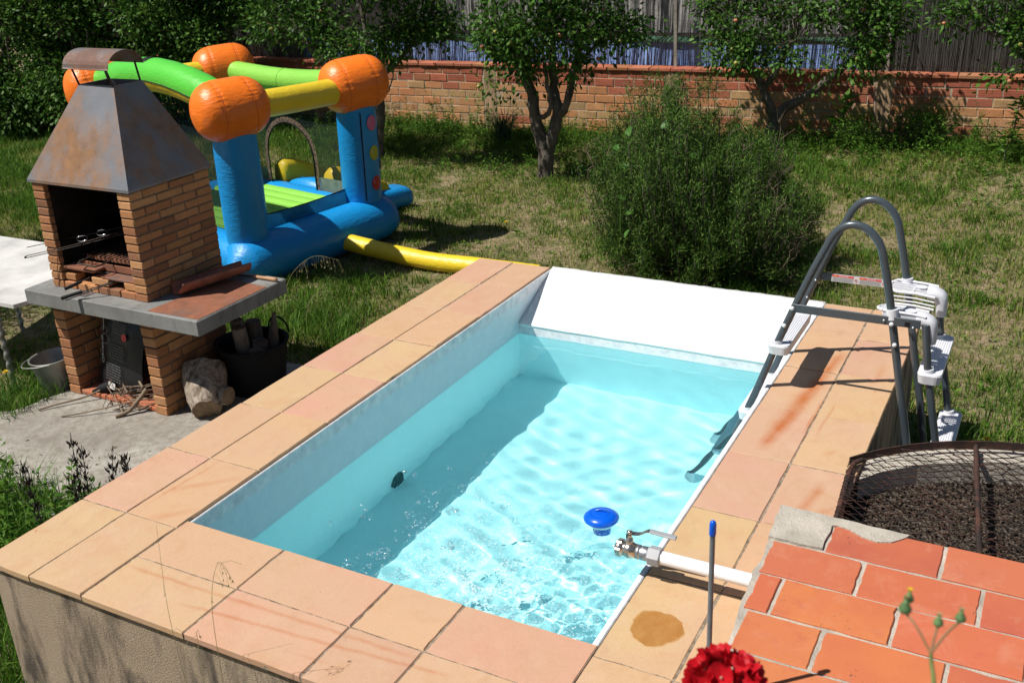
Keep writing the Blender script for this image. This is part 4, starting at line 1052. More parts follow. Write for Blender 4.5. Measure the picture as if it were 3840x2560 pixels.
for nm, pts, r, lb in (('stick', [(-2.84, 1.66, -.708), (-2.78, 1.75, -.70), (-2.66, 1.90, -.685), (-2.56, 2.02, -.64)], .0065, 'long thin pale stick leaning out past the left column'), ('stick', [(-2.62, 1.66, -.712), (-2.52, 1.72, -.70), (-2.36, 1.86, -.68), (-2.25, 1.95, -.66)], .005, 'long dark stick pointing out over the slab from the heap'),
                       ('stick', [(-2.47, 2.10, -.50), (-2.40, 2.08, -.55), (-2.34, 2.08, -.565), (-2.22, 2.02, -.585)], .008, 'pale crooked stick propped on top of the heap before the bag'), ('stick', [(-2.27, 1.80, -.712), (-2.22, 1.87, -.69), (-2.18, 1.95, -.62), (-2.17, 2.0, -.58)], .014, 'thick lichen covered stick leaning against the right column')):
    o = MB().tube(arc_pts(pts, 4), r, 7).build(nm, M['twig'], None, pts[0]); tag(o, lb, 'stick', 'kindling sticks under the barbecue')
lg = thing('log', 'short pale sawn log lying in front of the dark tub', 'log', (-1.72, 2.12, -.72))
P = [Vector((-1.885, 2.25, -.505)).lerp(Vector((-1.69, 2.035, -.655)), k/14) for k in range(15)]
rr = random.Random(6); mb = MB(); nsg = 26; V = []; ax_ = (P[-1]-P[0]).normalized(); s1 = ax_.orthogonal().normalized(); s2 = ax_.cross(s1); rk = [rr.uniform(-1, 1) for _ in range(8)]
for i, p in enumerate(P):
    q = i/14; r0 = .135+.012*math.sin(q*5+1)-.04*max(0, q-.7)/.3
    for k in range(nsg):
        a_ = 2*math.pi*k/nsg; r1 = r0*(1+.05*math.sin(3*a_+rk[0]+q*1.2)+.035*math.sin(7*a_+rk[1]+q*2)+.02*math.sin(13*a_+rk[2]-q*3)+.01*rr.uniform(-1, 1)); V.append(p+(s1*math.cos(a_)+s2*math.sin(a_))*r1+ax_*(rr.uniform(-.006, .006) if i in (0, 14) else 0))
mb.add(V, [(i*nsg+k, i*nsg+(k+1) % nsg, (i+1)*nsg+(k+1) % nsg, (i+1)*nsg+k) for i in range(14) for k in range(nsg)], 0, True).build('trunk_piece', M['log'], lg)
MB().add([P[0]]+V[:nsg], [(0, (k+1) % nsg+1, k+1) for k in range(nsg)]).build('cut_face', M['cut'], lg); MB().add([P[-1]]+V[-nsg:], [(0, k+1, (k+1) % nsg+1) for k in range(nsg)]).build('cut_face', M['cut'], lg)
MB().tube([Vector((-1.76, 2.15, -.60)), Vector((-1.66, 2.16, -.60)), Vector((-1.605, 2.165, -.595))], [.085, .064, .060], 14, False).build('branch_stub', M['log'], lg)
MB().lathe([(.060, 0), (.05, .004), (0, .006)], Vector((-1.606, 2.165, -.595)), Vector((1, .02, .05)), 14).build('cut_face', M['cut'], lg)
M['darkcut'] = m_plain('shaded_cut_wood', (.10, .065, .042), .9, 0, .3, 24)  # cut wood with the barbecue's shade over the tub put into its colour
tub = thing('log_tub', 'dark plastic tub full of firewood behind the log', 'tub', (-1.72, 2.56, -.72))
tc = Vector((-1.72, 2.56, -.72))
MB().lathe([(.19, 0), (.235, .30), (.245, .335), (.252, .337), (.252, .345), (.232, .345), (.225, .30), (.18, .02), (0, .02)], tc, (0, 0, 1), 28).build('tub_body', M['black'], tub)
MB().tube(arc_pts([tc+Vector((.05+.09*math.cos(a), .225, .34+.10*math.sin(a))) for a in [math.pi*q/6 for q in range(7)]], 3), .007, 6).build('tub_handle', M['black'], tub)
rr = random.Random(14)
for k, (dx, dy, h, r, an) in enumerate(((-.08, -.05, .50, .05, 10), (.02, -.12, .48, .055, -8), (.08, -.02, .36, .06, 20), (.15, .10, .53, .05, 4), (-.02, .08, .45, .06, -15), (.12, -.12, .33, .06, 40), (-.14, .05, .42, .05, 12))):
    b_ = tc+Vector((dx*.55, dy*.55, .05)); t_ = tc+Vector((dx*.95+.15*math.sin(R(an))*h, dy*.95, h))
    f_ = thing('firewood', ['upright split firewood log with pale torn face in the tub', 'stout upright firewood piece at the front of the tub', 'short round firewood end low in the middle of the tub', 'tall pointed firewood piece at the right rim of the tub', 'dark firewood piece at the back of the tub', 'slanting short firewood piece at the right front of the tub', 'narrow firewood piece at the left of the tub'][k], 'firewood', b_, 'firewood in the tub')
    MB().tube([b_, b_.lerp(t_, .5), t_], [r, r*.95, r*(.25 if k == 3 else .9)], 7).build('bark_side', M['bark'], f_)
    MB().tube([t_-Vector((0, 0, .006)), t_+Vector((0, 0, .004))], r*(.2 if k == 3 else .86), 7).build('cut_face', M['darkcut'], f_)
bk = thing('bucket', 'worn zinc bucket standing in the weeds left of the barbecue', 'bucket', (-3.08, 2.02, GZ)); bc = Vector((-3.06, 2.03, GZ+.0))
MB().lathe([(.105, 0), (.15, .27), (.153, .275), (.156, .272), (.156, .282), (.147, .282), (.143, .27), (.10, .01), (0, .01)], bc, Vector((-.05, -.06, 1)), 30).build('bucket_body', M['zinc'], bk)
MB().tube(arc_pts([bc+Vector(p) for p in ((-.165, -.01, .262), (-.18, -.11, .245), (-.10, -.20, .25), (.02, -.19, .265), (.10, -.13, .275))], 4), .004, 6).build('bail_handle', M['zinc'], bk)
tb = thing('garden_table', 'white marble slab table with twisted iron legs beside the barbecue', 'table', (-3.6, 2.2, GZ))
MB().prism([(-3.085, 1.828), (-2.99, 2.21), (-3.78, 2.92), (-4.9, 2.9), (-4.5, 1.80)], -.082, -.055).build('table_top', M['marble'], tb)
for lx, ly in ((-3.44, 1.93), (-3.35, 2.48), (-4.4, 2.0), (-4.4, 2.75)):
    MB().tube([(lx+.006*math.cos(k*1.7), ly+.006*math.sin(k*1.7), GZ-.02+k*.02) for k in range(36)], [.017+.004*(k % 2) for k in range(36)], 8).build('twisted_leg', M['zinc'], tb)
# ------------------------------------------------------------------ bouncy castle
bh = thing('bouncy_castle', 'inflated blue bouncy castle with orange corner balls behind the barbecue', 'bouncy castle', (-4.1, 5.2, GZ))
U = Vector((.2, .98, 0)).normalized(); Wd = Vector((-.98, .2, 0)).normalized(); ZV = Vector((0, 0, 1))
FB = Vector((-3.235, 4.285, .795)); RB = Vector((-2.985, 5.68, .79)); KB = Vector((-5.02, 6.17, .79)); LB = Vector((-5.42, 4.86, .79))
cols = {'F': (Vector((-3.37, 4.42, -.46)), FB), 'R': (Vector((-3.13, 5.84, -.46)), RB), 'K': (Vector((-5.05, 6.22, -.46)), KB), 'L': (Vector((-5.40, 4.90, -.46)), LB)}
def ball(c, ax, r=.252, h=.325, seed=0):
    rr = random.Random(seed); prof = []
    for k in range(49):
        q = -1+2*k/48; x = q*h
        rad = r*(max(0.0, 1-abs(q)**3.4))**(1/2.3)
        prof.append((max(rad, .0008), x))
    ph = [rr.uniform(0, 6.28) for _ in range(6)]
    def fn(rad, x, a):
        s = math.exp(-((abs(x)-h*.42)/.042)**2)
        pk = (.55+.45*math.sin(a*2+ph[4]))
        return rad*(1+.020*s*pk*math.sin(30*a+ph[0]+2*math.sin(5*a))+0.007*s*math.sin(51*a+ph[1])-.022*math.exp(-((abs(x)-h*.42)/.012)**2)+.010*math.sin(2*a+ph[2]+6*x))
    mb = MB().lathe(prof, c, ax, 150, fn=fn)
    o = mb.build('corner_ball', M['v_orange'], bh)
    for s_ in (-1, 1):
        q = .42*s_; rad = r*(1-abs(q)**3.4)**(1/2.3)*.985; n1 = ax.orthogonal().normalized(); n2 = ax.cross(n1)
        MB().tube([c+ax*(q*h)+(n1*math.cos(a)+n2*math.sin(a))*rad*(1+.006*math.sin(2*a+ph[2]+6*q*h)) for a in [t*6.2832/60 for t in range(60)]], .003, 5, closed=True).build('seam', m_seam, o)
    return o
m_seam = m_plain('seam_orange', (.72, .14, .01), .5)
ball(FB, (U*.92-Wd*.22+ZV*.05).normalized(), seed=1); ball(RB, (U*.9-Wd*.32+ZV*.08).normalized(), seed=2)
ball(KB, (U*.85-Wd*.42+ZV*.05).normalized(), seed=3); ball(LB, (U*.9-Wd*.3).normalized(), seed=4)
def inflated(name, pts, r, mat, n=28, seams=(), par=None, endr=.86, wr=.012):
    P = [Vector(p) for p in pts]; m = len(P); rr = random.Random(int(r*1e4)+m)
    rs = [r*(endr+(1-endr)*min(1, 4*i/(m-1))*min(1, 4*(m-1-i)/(m-1)))*(1+rr.uniform(-wr, wr)*.5) for i in range(m)]
    mb = MB().tube(P, rs, n); o = mb.build(name, mat, par or bh)
    for q in seams:
        i = min(m-2, int(q*(m-1))); d = (P[i+1]-P[i]).normalized(); n1 = d.orthogonal().normalized(); n2 = d.cross(n1); c = P[i].lerp(P[i+1], q*(m-1)-i)
        MB().tube([c+(n1*math.cos(a)+n2*math.sin(a))*rs[i]*1.003 for a in [t*6.2832/36 for t in range(36)]], .004, 4, closed=True).build('seam', mat, o)
    return o
def lerpn(a, b, n, sag=0): return [a.lerp(b, k/n)+ZV*sag*math.sin(math.pi*k/n) for k in range(n+1)]
for key, (foot, top) in cols.items():
    t_ = foot.lerp(top, .86); P = lerpn(foot, t_, 14); wob = random.Random(ord(key))
    inflated('column', P, .190, M['v_blue'], 30, endr=.97, wr=.01)
inflated('top_tube', lerpn(FB-ZV*.0, RB-ZV*.03, 14, -.01), .118, M['v_yellow'], seams=(), endr=.95)
inflated('top_tube', lerpn(RB+ZV*.02, KB, 16, -.05), .115, M['v_lime'], seams=(.5,), endr=.95)
inflated('top_tube', lerpn(KB, LB, 14, .0), .115, M['v_yellow'], endr=.95)
# green arch with a yellow underside
P = lerpn(FB+ZV*.03, LB+ZV*.03, 26, .17); mb = MB(); nseg = 32; V = []
for i, p in enumerate(P):
    d = (P[min(i+1, 26)]-P[max(i-1, 0)]).normalized(); s = d.cross(ZV).normalized(); u_ = s.cross(d)
    r = .150*(.9+.1*min(1, i/5, (26-i)/5))
    for k in range(nseg): a = 2*math.pi*k/nseg; V.append(p+(s*math.cos(a)+u_*math.sin(a))*r*(1+.01*math.sin(i*2.1+k)))
fg = [(i*nseg+k, i*nseg+(k+1) % nseg, (i+1)*nseg+(k+1) % nseg, (i+1)*nseg+k) for i in range(26) for k in range(nseg) if not 17 <= k < 31]
fy = [(i*nseg+k, i*nseg+(k+1) % nseg, (i+1)*nseg+(k+1) % nseg, (i+1)*nseg+k) for i in range(26) for k in range(nseg) if 17 <= k < 31]
MB().add(V, fg, 0, True).build('arch_tube', M['v_green'], bh); mb2 = MB().add(V, fy, 0, True); arch_lo = mb2.build('arch_tube', M['v_yellow'], bh)
for k in (17, 31): MB().tube([V[i*nseg+k] for i in range(27)], .006, 5).build('piping', M['black'], arch_lo)
i = 13; MB().add([V[i*nseg+k]+ZV*.004 for k in range(5, 12)]+[V[(i+1)*nseg+k]+ZV*.004 for k in range(5, 12)], [(k, k+1, k+8, k+7) for k in range(6)]).build('hook_tape', M['black'], bh)
# base ring of fat tubes
B = {k: Vector((c[0].x, c[0].y, -.565)) for k, c in cols.items()}
ext = lambda a, b, e: [a-(b-a).normalized()*e, b+(b-a).normalized()*e]
def basetube(a, b, r, e, mat='v_blue'):
    p, q = ext(a, b, e); P = lerpn(p, q, 22); n = 36; V = []
    d = (q-p).normalized(); s = d.cross(ZV).normalized()
    for i, c in enumerate(P):
        t_ = i/22; k_ = min(1, (1-abs(2*t_-1)**14))**.5 if 0 < t_ < 1 else .05
        for k in range(n):
            a_ = 2*math.pi*k/n; rad = r*k_*(1+.012*math.sin(7*a_+i*.8)*(abs(2*t_-1)**2)+.006*math.sin(3*a_+i))
            V.append(c+s*math.cos(a_)*rad*1.08+ZV*math.sin(a_)*rad)
    F = [(i*n+k, i*n+(k+1) % n, (i+1)*n+(k+1) % n, (i+1)*n+k) for i in range(22) for k in range(n)]
    return MB().add(V, F, 0, True).build('base_tube', M[mat], bh)
off = -Wd*.12
basetube(B['F']-Wd*.08, B['R']-Wd*.08, .222, .30); basetube(B['R']+U*.02, B['K']+U*.02, .205, .26); basetube(B['K'], B['L'], .205, .26); basetube(B['L']-U*.05, B['F']-U*.05, .21, .26)
# ribbed green jumping floor
for k in range(9):
    q = (k+.5)/9; a = B['F'].lerp(B['R'], q)+Wd*.12+ZV*.10; b = B['L'].lerp(B['K'], q)-Wd*.12+ZV*.10
    inflated('floor_rib', lerpn(a, b, 8), .088, M['v_lime'], 20, endr=.95)
# low dark blue front sheet and black side nets
def sheet(name, a, b, z0a, z1a, z0b, z1b, mat, n=14, sag=.02, bow=.02):
    V = []; rr = random.Random(len(name))
    for i in range(n+1):
        q = i/n; c = Vector(a).lerp(Vector(b), q)
        for j in range(6):
            t_ = j/5; z = (z0a+(z0b-z0a)*q)*(1-t_)+(z1a+(z1b-z1a)*q)*t_-sag*math.sin(math.pi*q)*t_
            V.append((c.x+bow*math.sin(q*9+j)*.4, c.y+bow*math.sin(q*7+j*1.3)*.3, z))
    F = [(i*6+j, (i+1)*6+j, (i+1)*6+j+1, i*6+j+1) for i in range(n) for j in range(5)]
    return MB().add(V, F, 0, True).build(name, mat, bh)
def m_sheet():
    t = NT('thin_blue_sheet'); n1 = t.noise(t.coord('world'), 9, 3, .5); return t.finish(t.ramp(n1, [(.3, (.012, .13, .32)), (.7, (.02, .19, .42))]), .45, 0, t.bump(n1, .02), .4, 0, .35)
fa, fb = B['F']+U*.16+Wd*.02, B['R']-U*.16+Wd*.02
sh = sheet('front_sheet', fa, fb, -.46, -.22, -.46, -.22, m_sheet())
MB().tube([fa+ZV*(-.22+.565)]+[fa.lerp(fb, q/6)+ZV*(.345-.02*math.sin(math.pi*q/6)) for q in range(1, 6)]+[fb+ZV*.345], .006, 5).build('hem', M['black'], sh)
for a, b in (('K', 'L'), ('L', 'F')): sheet('side_net', B[a], B[b], -.42, .62, -.42, .62, M['net'])
# net wall with an arched doorway on the slide side
ra, rb = B['R'], B['K']; L_ = (rb-ra).length; dd = (rb-ra).normalized()
def doorpt(s, z): p = ra+dd*s; return Vector((p.x, p.y, z))
AC, AR = 1.03, .36
arch = [(AC-AR, -.42)]+[(AC-AR*math.cos(math.pi*k/16), -.03+.335*math.sin(math.pi*k/16)) for k in range(17)]+[(AC+AR, -.42)]
P = []
for s, z in arch: P.append(doorpt(s, z))
inner = [p for p in P]; V = []
for (s, z) in arch:
    k_ = 1.14 if z > -.42 else 1.0; V += [doorpt(s, z)-U*.006, doorpt(AC+(s-AC)*1.15, -.03+(z+.03)*(1.16 if z > -.03 else 1))-U*.006]
m_leo = NT('brown_spotted_trim'); col_ = m_leo.ramp(m_leo.noise(m_leo.coord('world'), 45, 3, .6), [(.42, (.035, .022, .016)), (.56, (.16, .11, .08))]); m_leo = m_leo.finish(col_, .7)
MB().add(V, [(2*i, 2*i+2, 2*i+3, 2*i+1) for i in range(len(arch)-1)]).build('door_trim', m_leo, bh)
MB().tube([p-U*.012 for p in P], .007, 5).build('door_piping', M['black'], bh)
M['skirt'] = m_plain('grey_green_cloth', (.13, .17, .15), .8, 0, .3, 12, .01, 9)
for s0, s1 in ((.16, AC-AR-.05), (AC+AR+.05, L_-.16)):
    if s1-s0 < .1: continue
    n = 10
    for nm, za, zb, mt in (('net_skirt', -.45, -.22, M['skirt']), ('side_net', -.22, .62, M['net'])):
        V = [doorpt(s0+(s1-s0)*i/n, z) for i in range(n+1) for z in (za, zb)]
        MB().add(V, [(2*i, 2*i+2, 2*i+3, 2*i+1) for i in range(n)]).build(nm, mt, bh)
V = []
for i in range(17):
    s = AC-AR*math.cos(math.pi*i/16)*1.15; z = -.03+.335*math.sin(math.pi*i/16)*1.16
    V += [doorpt(s, z), doorpt(s, .62)]
MB().add(V, [(2*i, 2*i+2, 2*i+3, 2*i+1) for i in range(16)]).build('side_net', M['net'], bh)
# slide: blue ramp with yellow bolsters, on the far right side
def slidept(s, t_, z): p = ra+dd*s+U*(.12+t_); return Vector((p.x, p.y, z))
def bolster(s, w, mat, prof, name):
    n = 12; V = []
    for t_, z0, z1 in prof:
        for k in range(n):
            a = 2*math.pi*k/n; ca, sa = math.cos(a), math.sin(a)
            V.append(slidept(s+w*.5*math.copysign(abs(ca)**.6, ca), t_, (z0+z1)/2+(z1-z0)/2*math.copysign(abs(sa)**.6, sa)))
    F = [(i*n+k, i*n+(k+1) % n, (i+1)*n+(k+1) % n, (i+1)*n+k) for i in range(len(prof)-1) for k in range(n)]+[list(range(n))[::-1], [(len(prof)-1)*n+k for k in range(n)]]
    return MB().add(V, F, 0, True).build(name, M[mat], bh)
bolster(AC, .62, 'v_blue', [(.0, -.74, -.34), (.15, -.74, -.33), (.35, -.75, -.40), (.6, -.76, -.52), (.8, -.77, -.58), (.9, -.77, -.60), (.95, -.76, -.62)], 'slide')
for s in (AC-.40, AC+.40): bolster(s, .20, 'v_yellow', [(.02, -.55, -.20), (.08, -.55, -.16), (.2, -.58, -.17), (.4, -.62, -.26), (.6, -.66, -.36), (.72, -.68, -.43), (.76, -.66, -.47)], 'slide_bolster')
bolster(AC-.42, .34, 'v_blue', [(.0, -.77, -.48), (.4, -.77, -.5), (.7, -.77, -.52), (.98, -.775, -.54), (1.02, -.76, -.57)], 'slide_foot')
# yellow air hose running to the blower
hp = [Vector((-3.12, 5.28, -.60)), Vector((-2.6, 5.27, -.655)), Vector((-2.0, 5.25, -.69)), Vector((-1.5, 5.27, -.69)), Vector((-1.0, 5.28, -.69)), Vector((-.9, 5.28, -.69))]
inflated('air_hose', arc_pts(hp, 6), .082, M['v_yellow'], 22, seams=(.72,), endr=.98, wr=.03)
# vertical piping and balloons printed on the right column
foot, top = cols['R']
def oncol(ang, q, off=.0): c = foot.lerp(top, q); return c+(-Wd*math.cos(ang)+U*math.sin(ang))*(.189+off)
MB().tube([oncol(-.55, .10+.07*k, .009) for k in range(11)], .006, 5).build('piping', M['black'], bh)
for ang, q, mk in ((.05, .715, 'd_pink'), (.08, .48, 'd_olive'), (.10, .235, 'd_red'), (.95, .60, 'd_red'), (.98, .37, 'd_pink')):
    V = []; nr, na = 3, 22
    for j in range(nr+1):
        for k in range(na):
            a = 2*math.pi*k/na; r = j/nr
            V.append(oncol(ang+.30*r*math.cos(a), q+.060*r*math.sin(a), .0105))
    F = [(j*na+k, j*na+(k+1) % na, (j+1)*na+(k+1) % na, (j+1)*na+k) for j in range(nr) for k in range(na)]
    MB().add(V, F, 0, True).build('printed_balloon', M[mk], bh)
    MB().tube([oncol(ang-.2+.05*math.sin(t_), q+.018*math.cos(t_)+.012, .012) for t_ in (0, .8, 1.6, 2.4)], .0025, 4).build('printed_glint', M['ink_white'], bh)
# ------------------------------------------------------------------ back wall
WS = .06; WA = math.atan(WS); WT = Vector((math.cos(WA), math.sin(WA), 0)); WN = Vector((math.sin(WA), -math.cos(WA), 0))   # along, towards the camera
def wp(s, d, z): p = Vector((0, 11.5, 0))+WT*s+WN*d; return Vector((p.x, p.y, z))
wall = thing('brick_wall', 'long low orange brick garden wall below the reed fence', 'wall', (-3.5, 11.29, GZ))
POSTS = [-10.13, -7.38, -4.63, -1.88, .86, 3.62]
def m_wallred():
    t = NT('grooved_red_brick'); co = t.coord(); w_ = t.rand(60); sx = t.n('SeparateXYZ'); t.l(co, sx.inputs[0])
    n1 = t.noise(co, 9, 5, .6, w_); col = t.mix(t.ramp(n1, [(.4, 0.0), (.75, .6)]), t.objcol(), (.25, .09, .05))
    g = t.math('ABSOLUTE', t.math('SINE', t.math('MULTIPLY', sx.outputs[2], 105.0)))
    gr = t.ramp(g, [(.03, 0.0), (.16, 1.0)]); col = t.mix(gr, (.15, .045, .03), col)
    b = t.bump(gr, .004); return t.finish(col, .85, 0, b, .25)
M['wallred'] = m_wallred()
YB = [(.56, .28, .13), (.57, .25, .11), (.54, .22, .10), (.55, .24, .11), (.50, .31, .15), (.56, .30, .15), (.44, .29, .15)]
RBk = [(.42, .12, .07), (.46, .14, .08), (.38, .11, .07), (.44, .17, .09)]
rr = random.Random(77); WBM = {}
def wbrick(lx, mat):
    k = (round(lx, 2), mat.name, rr.randrange(4))
    if k not in WBM:
        WBM[k] = MB().box((-lx/2, -.05, -.0505), (lx/2, .045, .0505), .006, jit=.003, rnd=rr).mesh('brick'); WBM[k].materials.append(mat)
    return WBM[k]
far_mb = MB(); nb = 0
for c in range(8):
    s = -13.0+(.145 if c % 2 else 0)+rr.uniform(-.02, .02); zc = .052-.115*c
    while s < 4.6:
        L = .278+rr.uniform(-.006, .006); a, b = s, s+L; s = b+.013
        cut = [p for p in POSTS if a < p+.11 and b > p-.11]
        if cut:
            p = cut[0]
            if a < p-.17: b = p-.11
            elif b > p+.17: a = p+.11
            else: continue
        red = c < 2 or (c == 2 and rr.random() < .4) or rr.random() < .05
        if a > -6.5 and b < 3.3 and nb < 292:
            nb += 1
            cc = rr.choice(RBk) if red else rr.choice(YB); k = rr.uniform(.9, 1.1)
            put('brick', wbrick(b-a, M['wallred'] if c < 2 else M['wallbrick']), wall, wp((a+b)/2, rr.uniform(-.004, .003), zc), (rr.uniform(-.01, .01), rr.uniform(-.008, .008), WA), tuple(x*k for x in cc))
        else: far_mb.box(wp(0, 0, 0)*0+Vector((-(b-a)/2, -.05, -.0505)), Vector(((b-a)/2, .045, .0505)), .006, M=Matrix.Translation(wp((a+b)/2, rr.uniform(-.004, .003), zc)) @ Matrix.Rotation(WA, 4, 'Z'), mi=0 if red else 1)
def m_farbrick(name, cols): 
    t = NT(name); co = t.coord('world'); n1 = t.noise(co, 30, 4, .6); col = t.mix(t.ramp(n1, [(.45, 0.0), (.75, .4)]), t.ramp(t.island(), [(i/(len(cols)-1), c) for i, c in enumerate(cols)]), (.2, .09, .05))
    return t.finish(col, .88, 0, t.bump(n1, .004), .2)
o = far_mb.build('bricks', [m_farbrick('far_red_brick', RBk), m_farbrick('far_yellow_brick', YB)], wall); o['kind'] = 'stuff'
s = -13.0; cm = {}
while s < 4.6:
    L = .30; k = rr.randrange(4)
    if k not in cm: cm[k] = MB().box((-.146, -.075, -.021), (.146, .2, .021), .006, jit=.0025, rnd=rr).mesh('coping_brick'); cm[k].materials.append(M['wallbrick'])
    cc = rr.choice(RBk); put('coping_brick', cm[k], wall, wp(s+L/2, rr.uniform(-.004, .004), .130), (rr.uniform(-.006, .006), 0, WA), tuple(x*rr.uniform(.85, 1.1) for x in cc)); s += L
mm = Matrix.Translation((0, 11.5, 0)) @ Matrix.Rotation(WA, 4, 'Z')
M['wallmortar'] = m_plain('pale_wall_mortar', (.46, .36, .26), .95, 0, .25, 14, .006, 60, .2, 'world')
MB().box((-13, -.0435, -1.1), (4.6, .10, .108), M=mm).build('mortar_core', M['wallmortar'], wall)
for p in POSTS:
    MB().prism(rough([(p-.09, -.053), (p+.09, -.053), (p+.105, .05), (p-.105, .05)], .05, .006, int(p*10)), -1.0, .107).build('cement_pier', m_cem if p != POSTS[0] else globals().setdefault('m_cem', m_plain('cement_patch', (.40, .27, .16), .95, 0, .3, 5, .008, 30, .2, 'world')), wall).matrix_world
for o in list(wall.children):
    if o.name.startswith('cement_pier'):
        o.data.transform(Matrix.Translation(-ORG[wall.name]) @ mm @ Matrix.Translation(ORG[wall.name]))

# ------------------------------------------------------------------ reed fence on the wall
fen = thing('reed_fence', 'tall dark reed screen fence standing on the brick wall', 'fence', (-3.5, 11.4, .15))
def strips(name, n, s0, s1, d, z0, z1, w, mat, seed, lean=.03, depth=.006):
    rg = np.random.default_rng(seed); s = rg.uniform(s0, s1, n); le = rg.normal(0, lean*1.3, n); wd = rg.uniform(.6, 1.3, n)*w; dd = d+rg.uniform(-.012, .012, n); za = z0+rg.uniform(-.01, .03, n); zb = z1+rg.uniform(-.1, .1, n)
    V = []
    for z, t_ in ((za, 0), ((za+zb)/2, .5), (zb, 1)):
        bend = rg.normal(0, .012, n)
        for ds, dp in ((-.5, 0), (0, depth), (.5, 0)):
            ss = s+le*t_*(z1-z0)*.5+bend+ds*wd; p = np.stack([ss*WT.x+WN.x*(dd+dp), 11.5+ss*WT.y+WN.y*(dd+dp), z], -1); V.append(p)
    V = np.stack(V, 1); base = np.arange(n)[:, None, None]*9
    f = np.array([(0, 1, 4, 3), (1, 2, 5, 4), (3, 4, 7, 6), (4, 5, 8, 7)])
    return np_mesh(name, V.reshape(-1, 3), (f[None]+base).reshape(-1, 4), mat, fen, ORG[fen.name])
M['reed'] = m_leaf('dry_reeds', [(.035, .032, .030), (.08, .074, .070), (.125, .117, .110), (.19, .178, .165)], .8, 0, .2)
for n_, s0, s1 in ((560, -13, -8.4), (900, -8.6, .5), (430, .3, 4.6)):
    pass
o = strips('reeds', 2100, -14, -8.0, -.16, .12, 2.3, .0058, M['reed'], 1); o['kind'] = 'stuff'
o = strips('reeds', 760, -8.2, .7, -.16, .12, 2.3, .0040, M['reed'], 2); o['kind'] = 'stuff'
o = strips('reeds', 1750, .5, 4.8, -.16, .12, 2.3, .0058, M['reed'], 3); o['kind'] = 'stuff'
M['post'] = m_plain('weathered_post', (.26, .235, .20), .9, 0, .25, 14, .004, 50, .2, 'world')
for p in POSTS:
    a = wp(p, -.12, .10); b = wp(p-.05, -.12, 2.35)
    MB().tube([a, b], .03, 4, True, smooth=False).build('fence_post', M['post'], fen)
for z in (.22, .75, 1.35): MB().tube([wp(s, -.135+.01*math.sin(s*3), z+.012*math.sin(s*1.7)) for s in np.linspace(-13, 4.6, 40)], .0016, 4, False).build('tie_wire', M['soot'], fen)
M['backing'] = m_plain('dark_backdrop', (.05, .045, .04), .95, 0, .4, 3, 0, 40, .1, 'world')
def panel(name, s0, s1, z0, z1, d, mat, label, cat, n=30):
    V = []
    for i in range(n+1):
        s = s0+(s1-s0)*i/n
        for j in range(4): q = j/3; V.append(wp(s, d+.03*math.sin(s*2.3+j)+.02*math.sin(s*5), z0+(z1-z0)*q+(.02*math.sin(s*1.3) if j == 3 else 0)))
    F = [(i*4+j, (i+1)*4+j, (i+1)*4+j+1, i*4+j+1) for i in range(n) for j in range(3)]
    o = MB().add(V, F, 0, True).build(name, mat, None, wp((s0+s1)/2, d, z0)); tag(o, label, cat); return o
panel('fence_backdrop', -13.5, 5.2, -.78, 2.6, -1.3, M['backing'], 'dark backdrop cloth added behind the reed fence to darken its gaps', 'cloth')  # backdrop added so the gaps between the reeds look dark
panel('blue_tarpaulin', -8.6, .62, -.78, .44, -.30, m_plain('blue_tarp', (.30, .46, .95), .5, 0, .15, 2, .01, 12, .4, 'world'), 'blue tarpaulin strip seen through the reed fence', 'tarpaulin', 60)
panel('green_netting', -8.4, .9, 0.45, .53, -.31, m_plain('green_net', (.05, .16, .08), .7, 0, .2, 6), 'narrow green netting band above the blue tarpaulin', 'netting')
panel('pale_windbreak', -6.3, .2, .54, 1.6, -.62, m_plain('pale_cloth', (.42, .40, .38), .9, 0, .3, 5), 'pale grey windbreak cloth above the green netting', 'windbreak')

# ------------------------------------------------------------------ foliage
def unit(v): return v/np.maximum(np.linalg.norm(v, axis=-1, keepdims=True), 1e-9)
def leaf_mesh(pos, d, L, W, rg, fold=.18, tri=False, up=.8):
    n = len(pos); d = unit(d); nr = unit(rg.normal(0, .6, (n, 3))+np.array([0, 0, up])); s = unit(np.cross(d, nr)); nn = np.cross(s, d)
    L = np.broadcast_to(L, (n,))[:, None]; W = np.broadcast_to(W, (n,))[:, None]
    m = pos+d*L*.48-nn*W*fold
    V = np.stack([pos, m+s*W*.5, pos+d*L-nn*L*.10, m-s*W*.5], 1); b = np.arange(n)[:, None, None]*4
    return V.reshape(-1, 3), (np.array([(0, 1, 2), (0, 2, 3)])[None]+b).reshape(-1, 3)
def clusters(blobs, per, rg, shell=.55, noise=True):
    out = []
    for (cx, cy, cz, rx, ry, rz) in blobs:
        n = int(per*(rx*ry*rz)**(2/3)*10); u_ = unit(rg.normal(0, 1, (n*2, 3))); r = rg.random(n*2)**(1/(1+2.2*shell))*(.82+.25*rg.random(n*2))
        p = u_*r[:, None]*np.array([rx, ry, rz])+np.array([cx, cy, cz])
        if noise:
            k = vnoise(p[:, 0]+p[:, 2]*.7, p[:, 1]+p[:, 2]*.9, 3.1, 5); p = p[k > .42]
        out.append(p[:n])
    return np.concatenate(out)
GREEN = [(.020, .055, .009), (.040, .11, .014), (.07, .165, .020), (.115, .225, .035)]
M['leaf'] = m_leaf('orchard_leaf', GREEN, .5, .3, .2)
M['leaf2'] = m_leaf('hedge_leaf', [(.022, .065, .010), (.045, .12, .016), (.075, .165, .022), (.12, .21, .04)], .5, .28, .2)
M['needle'] = m_leaf('rosemary_needle', [(.020, .050, .009), (.042, .10, .015), (.078, .155, .024), (.15, .23, .05)], .6, .25, .1)
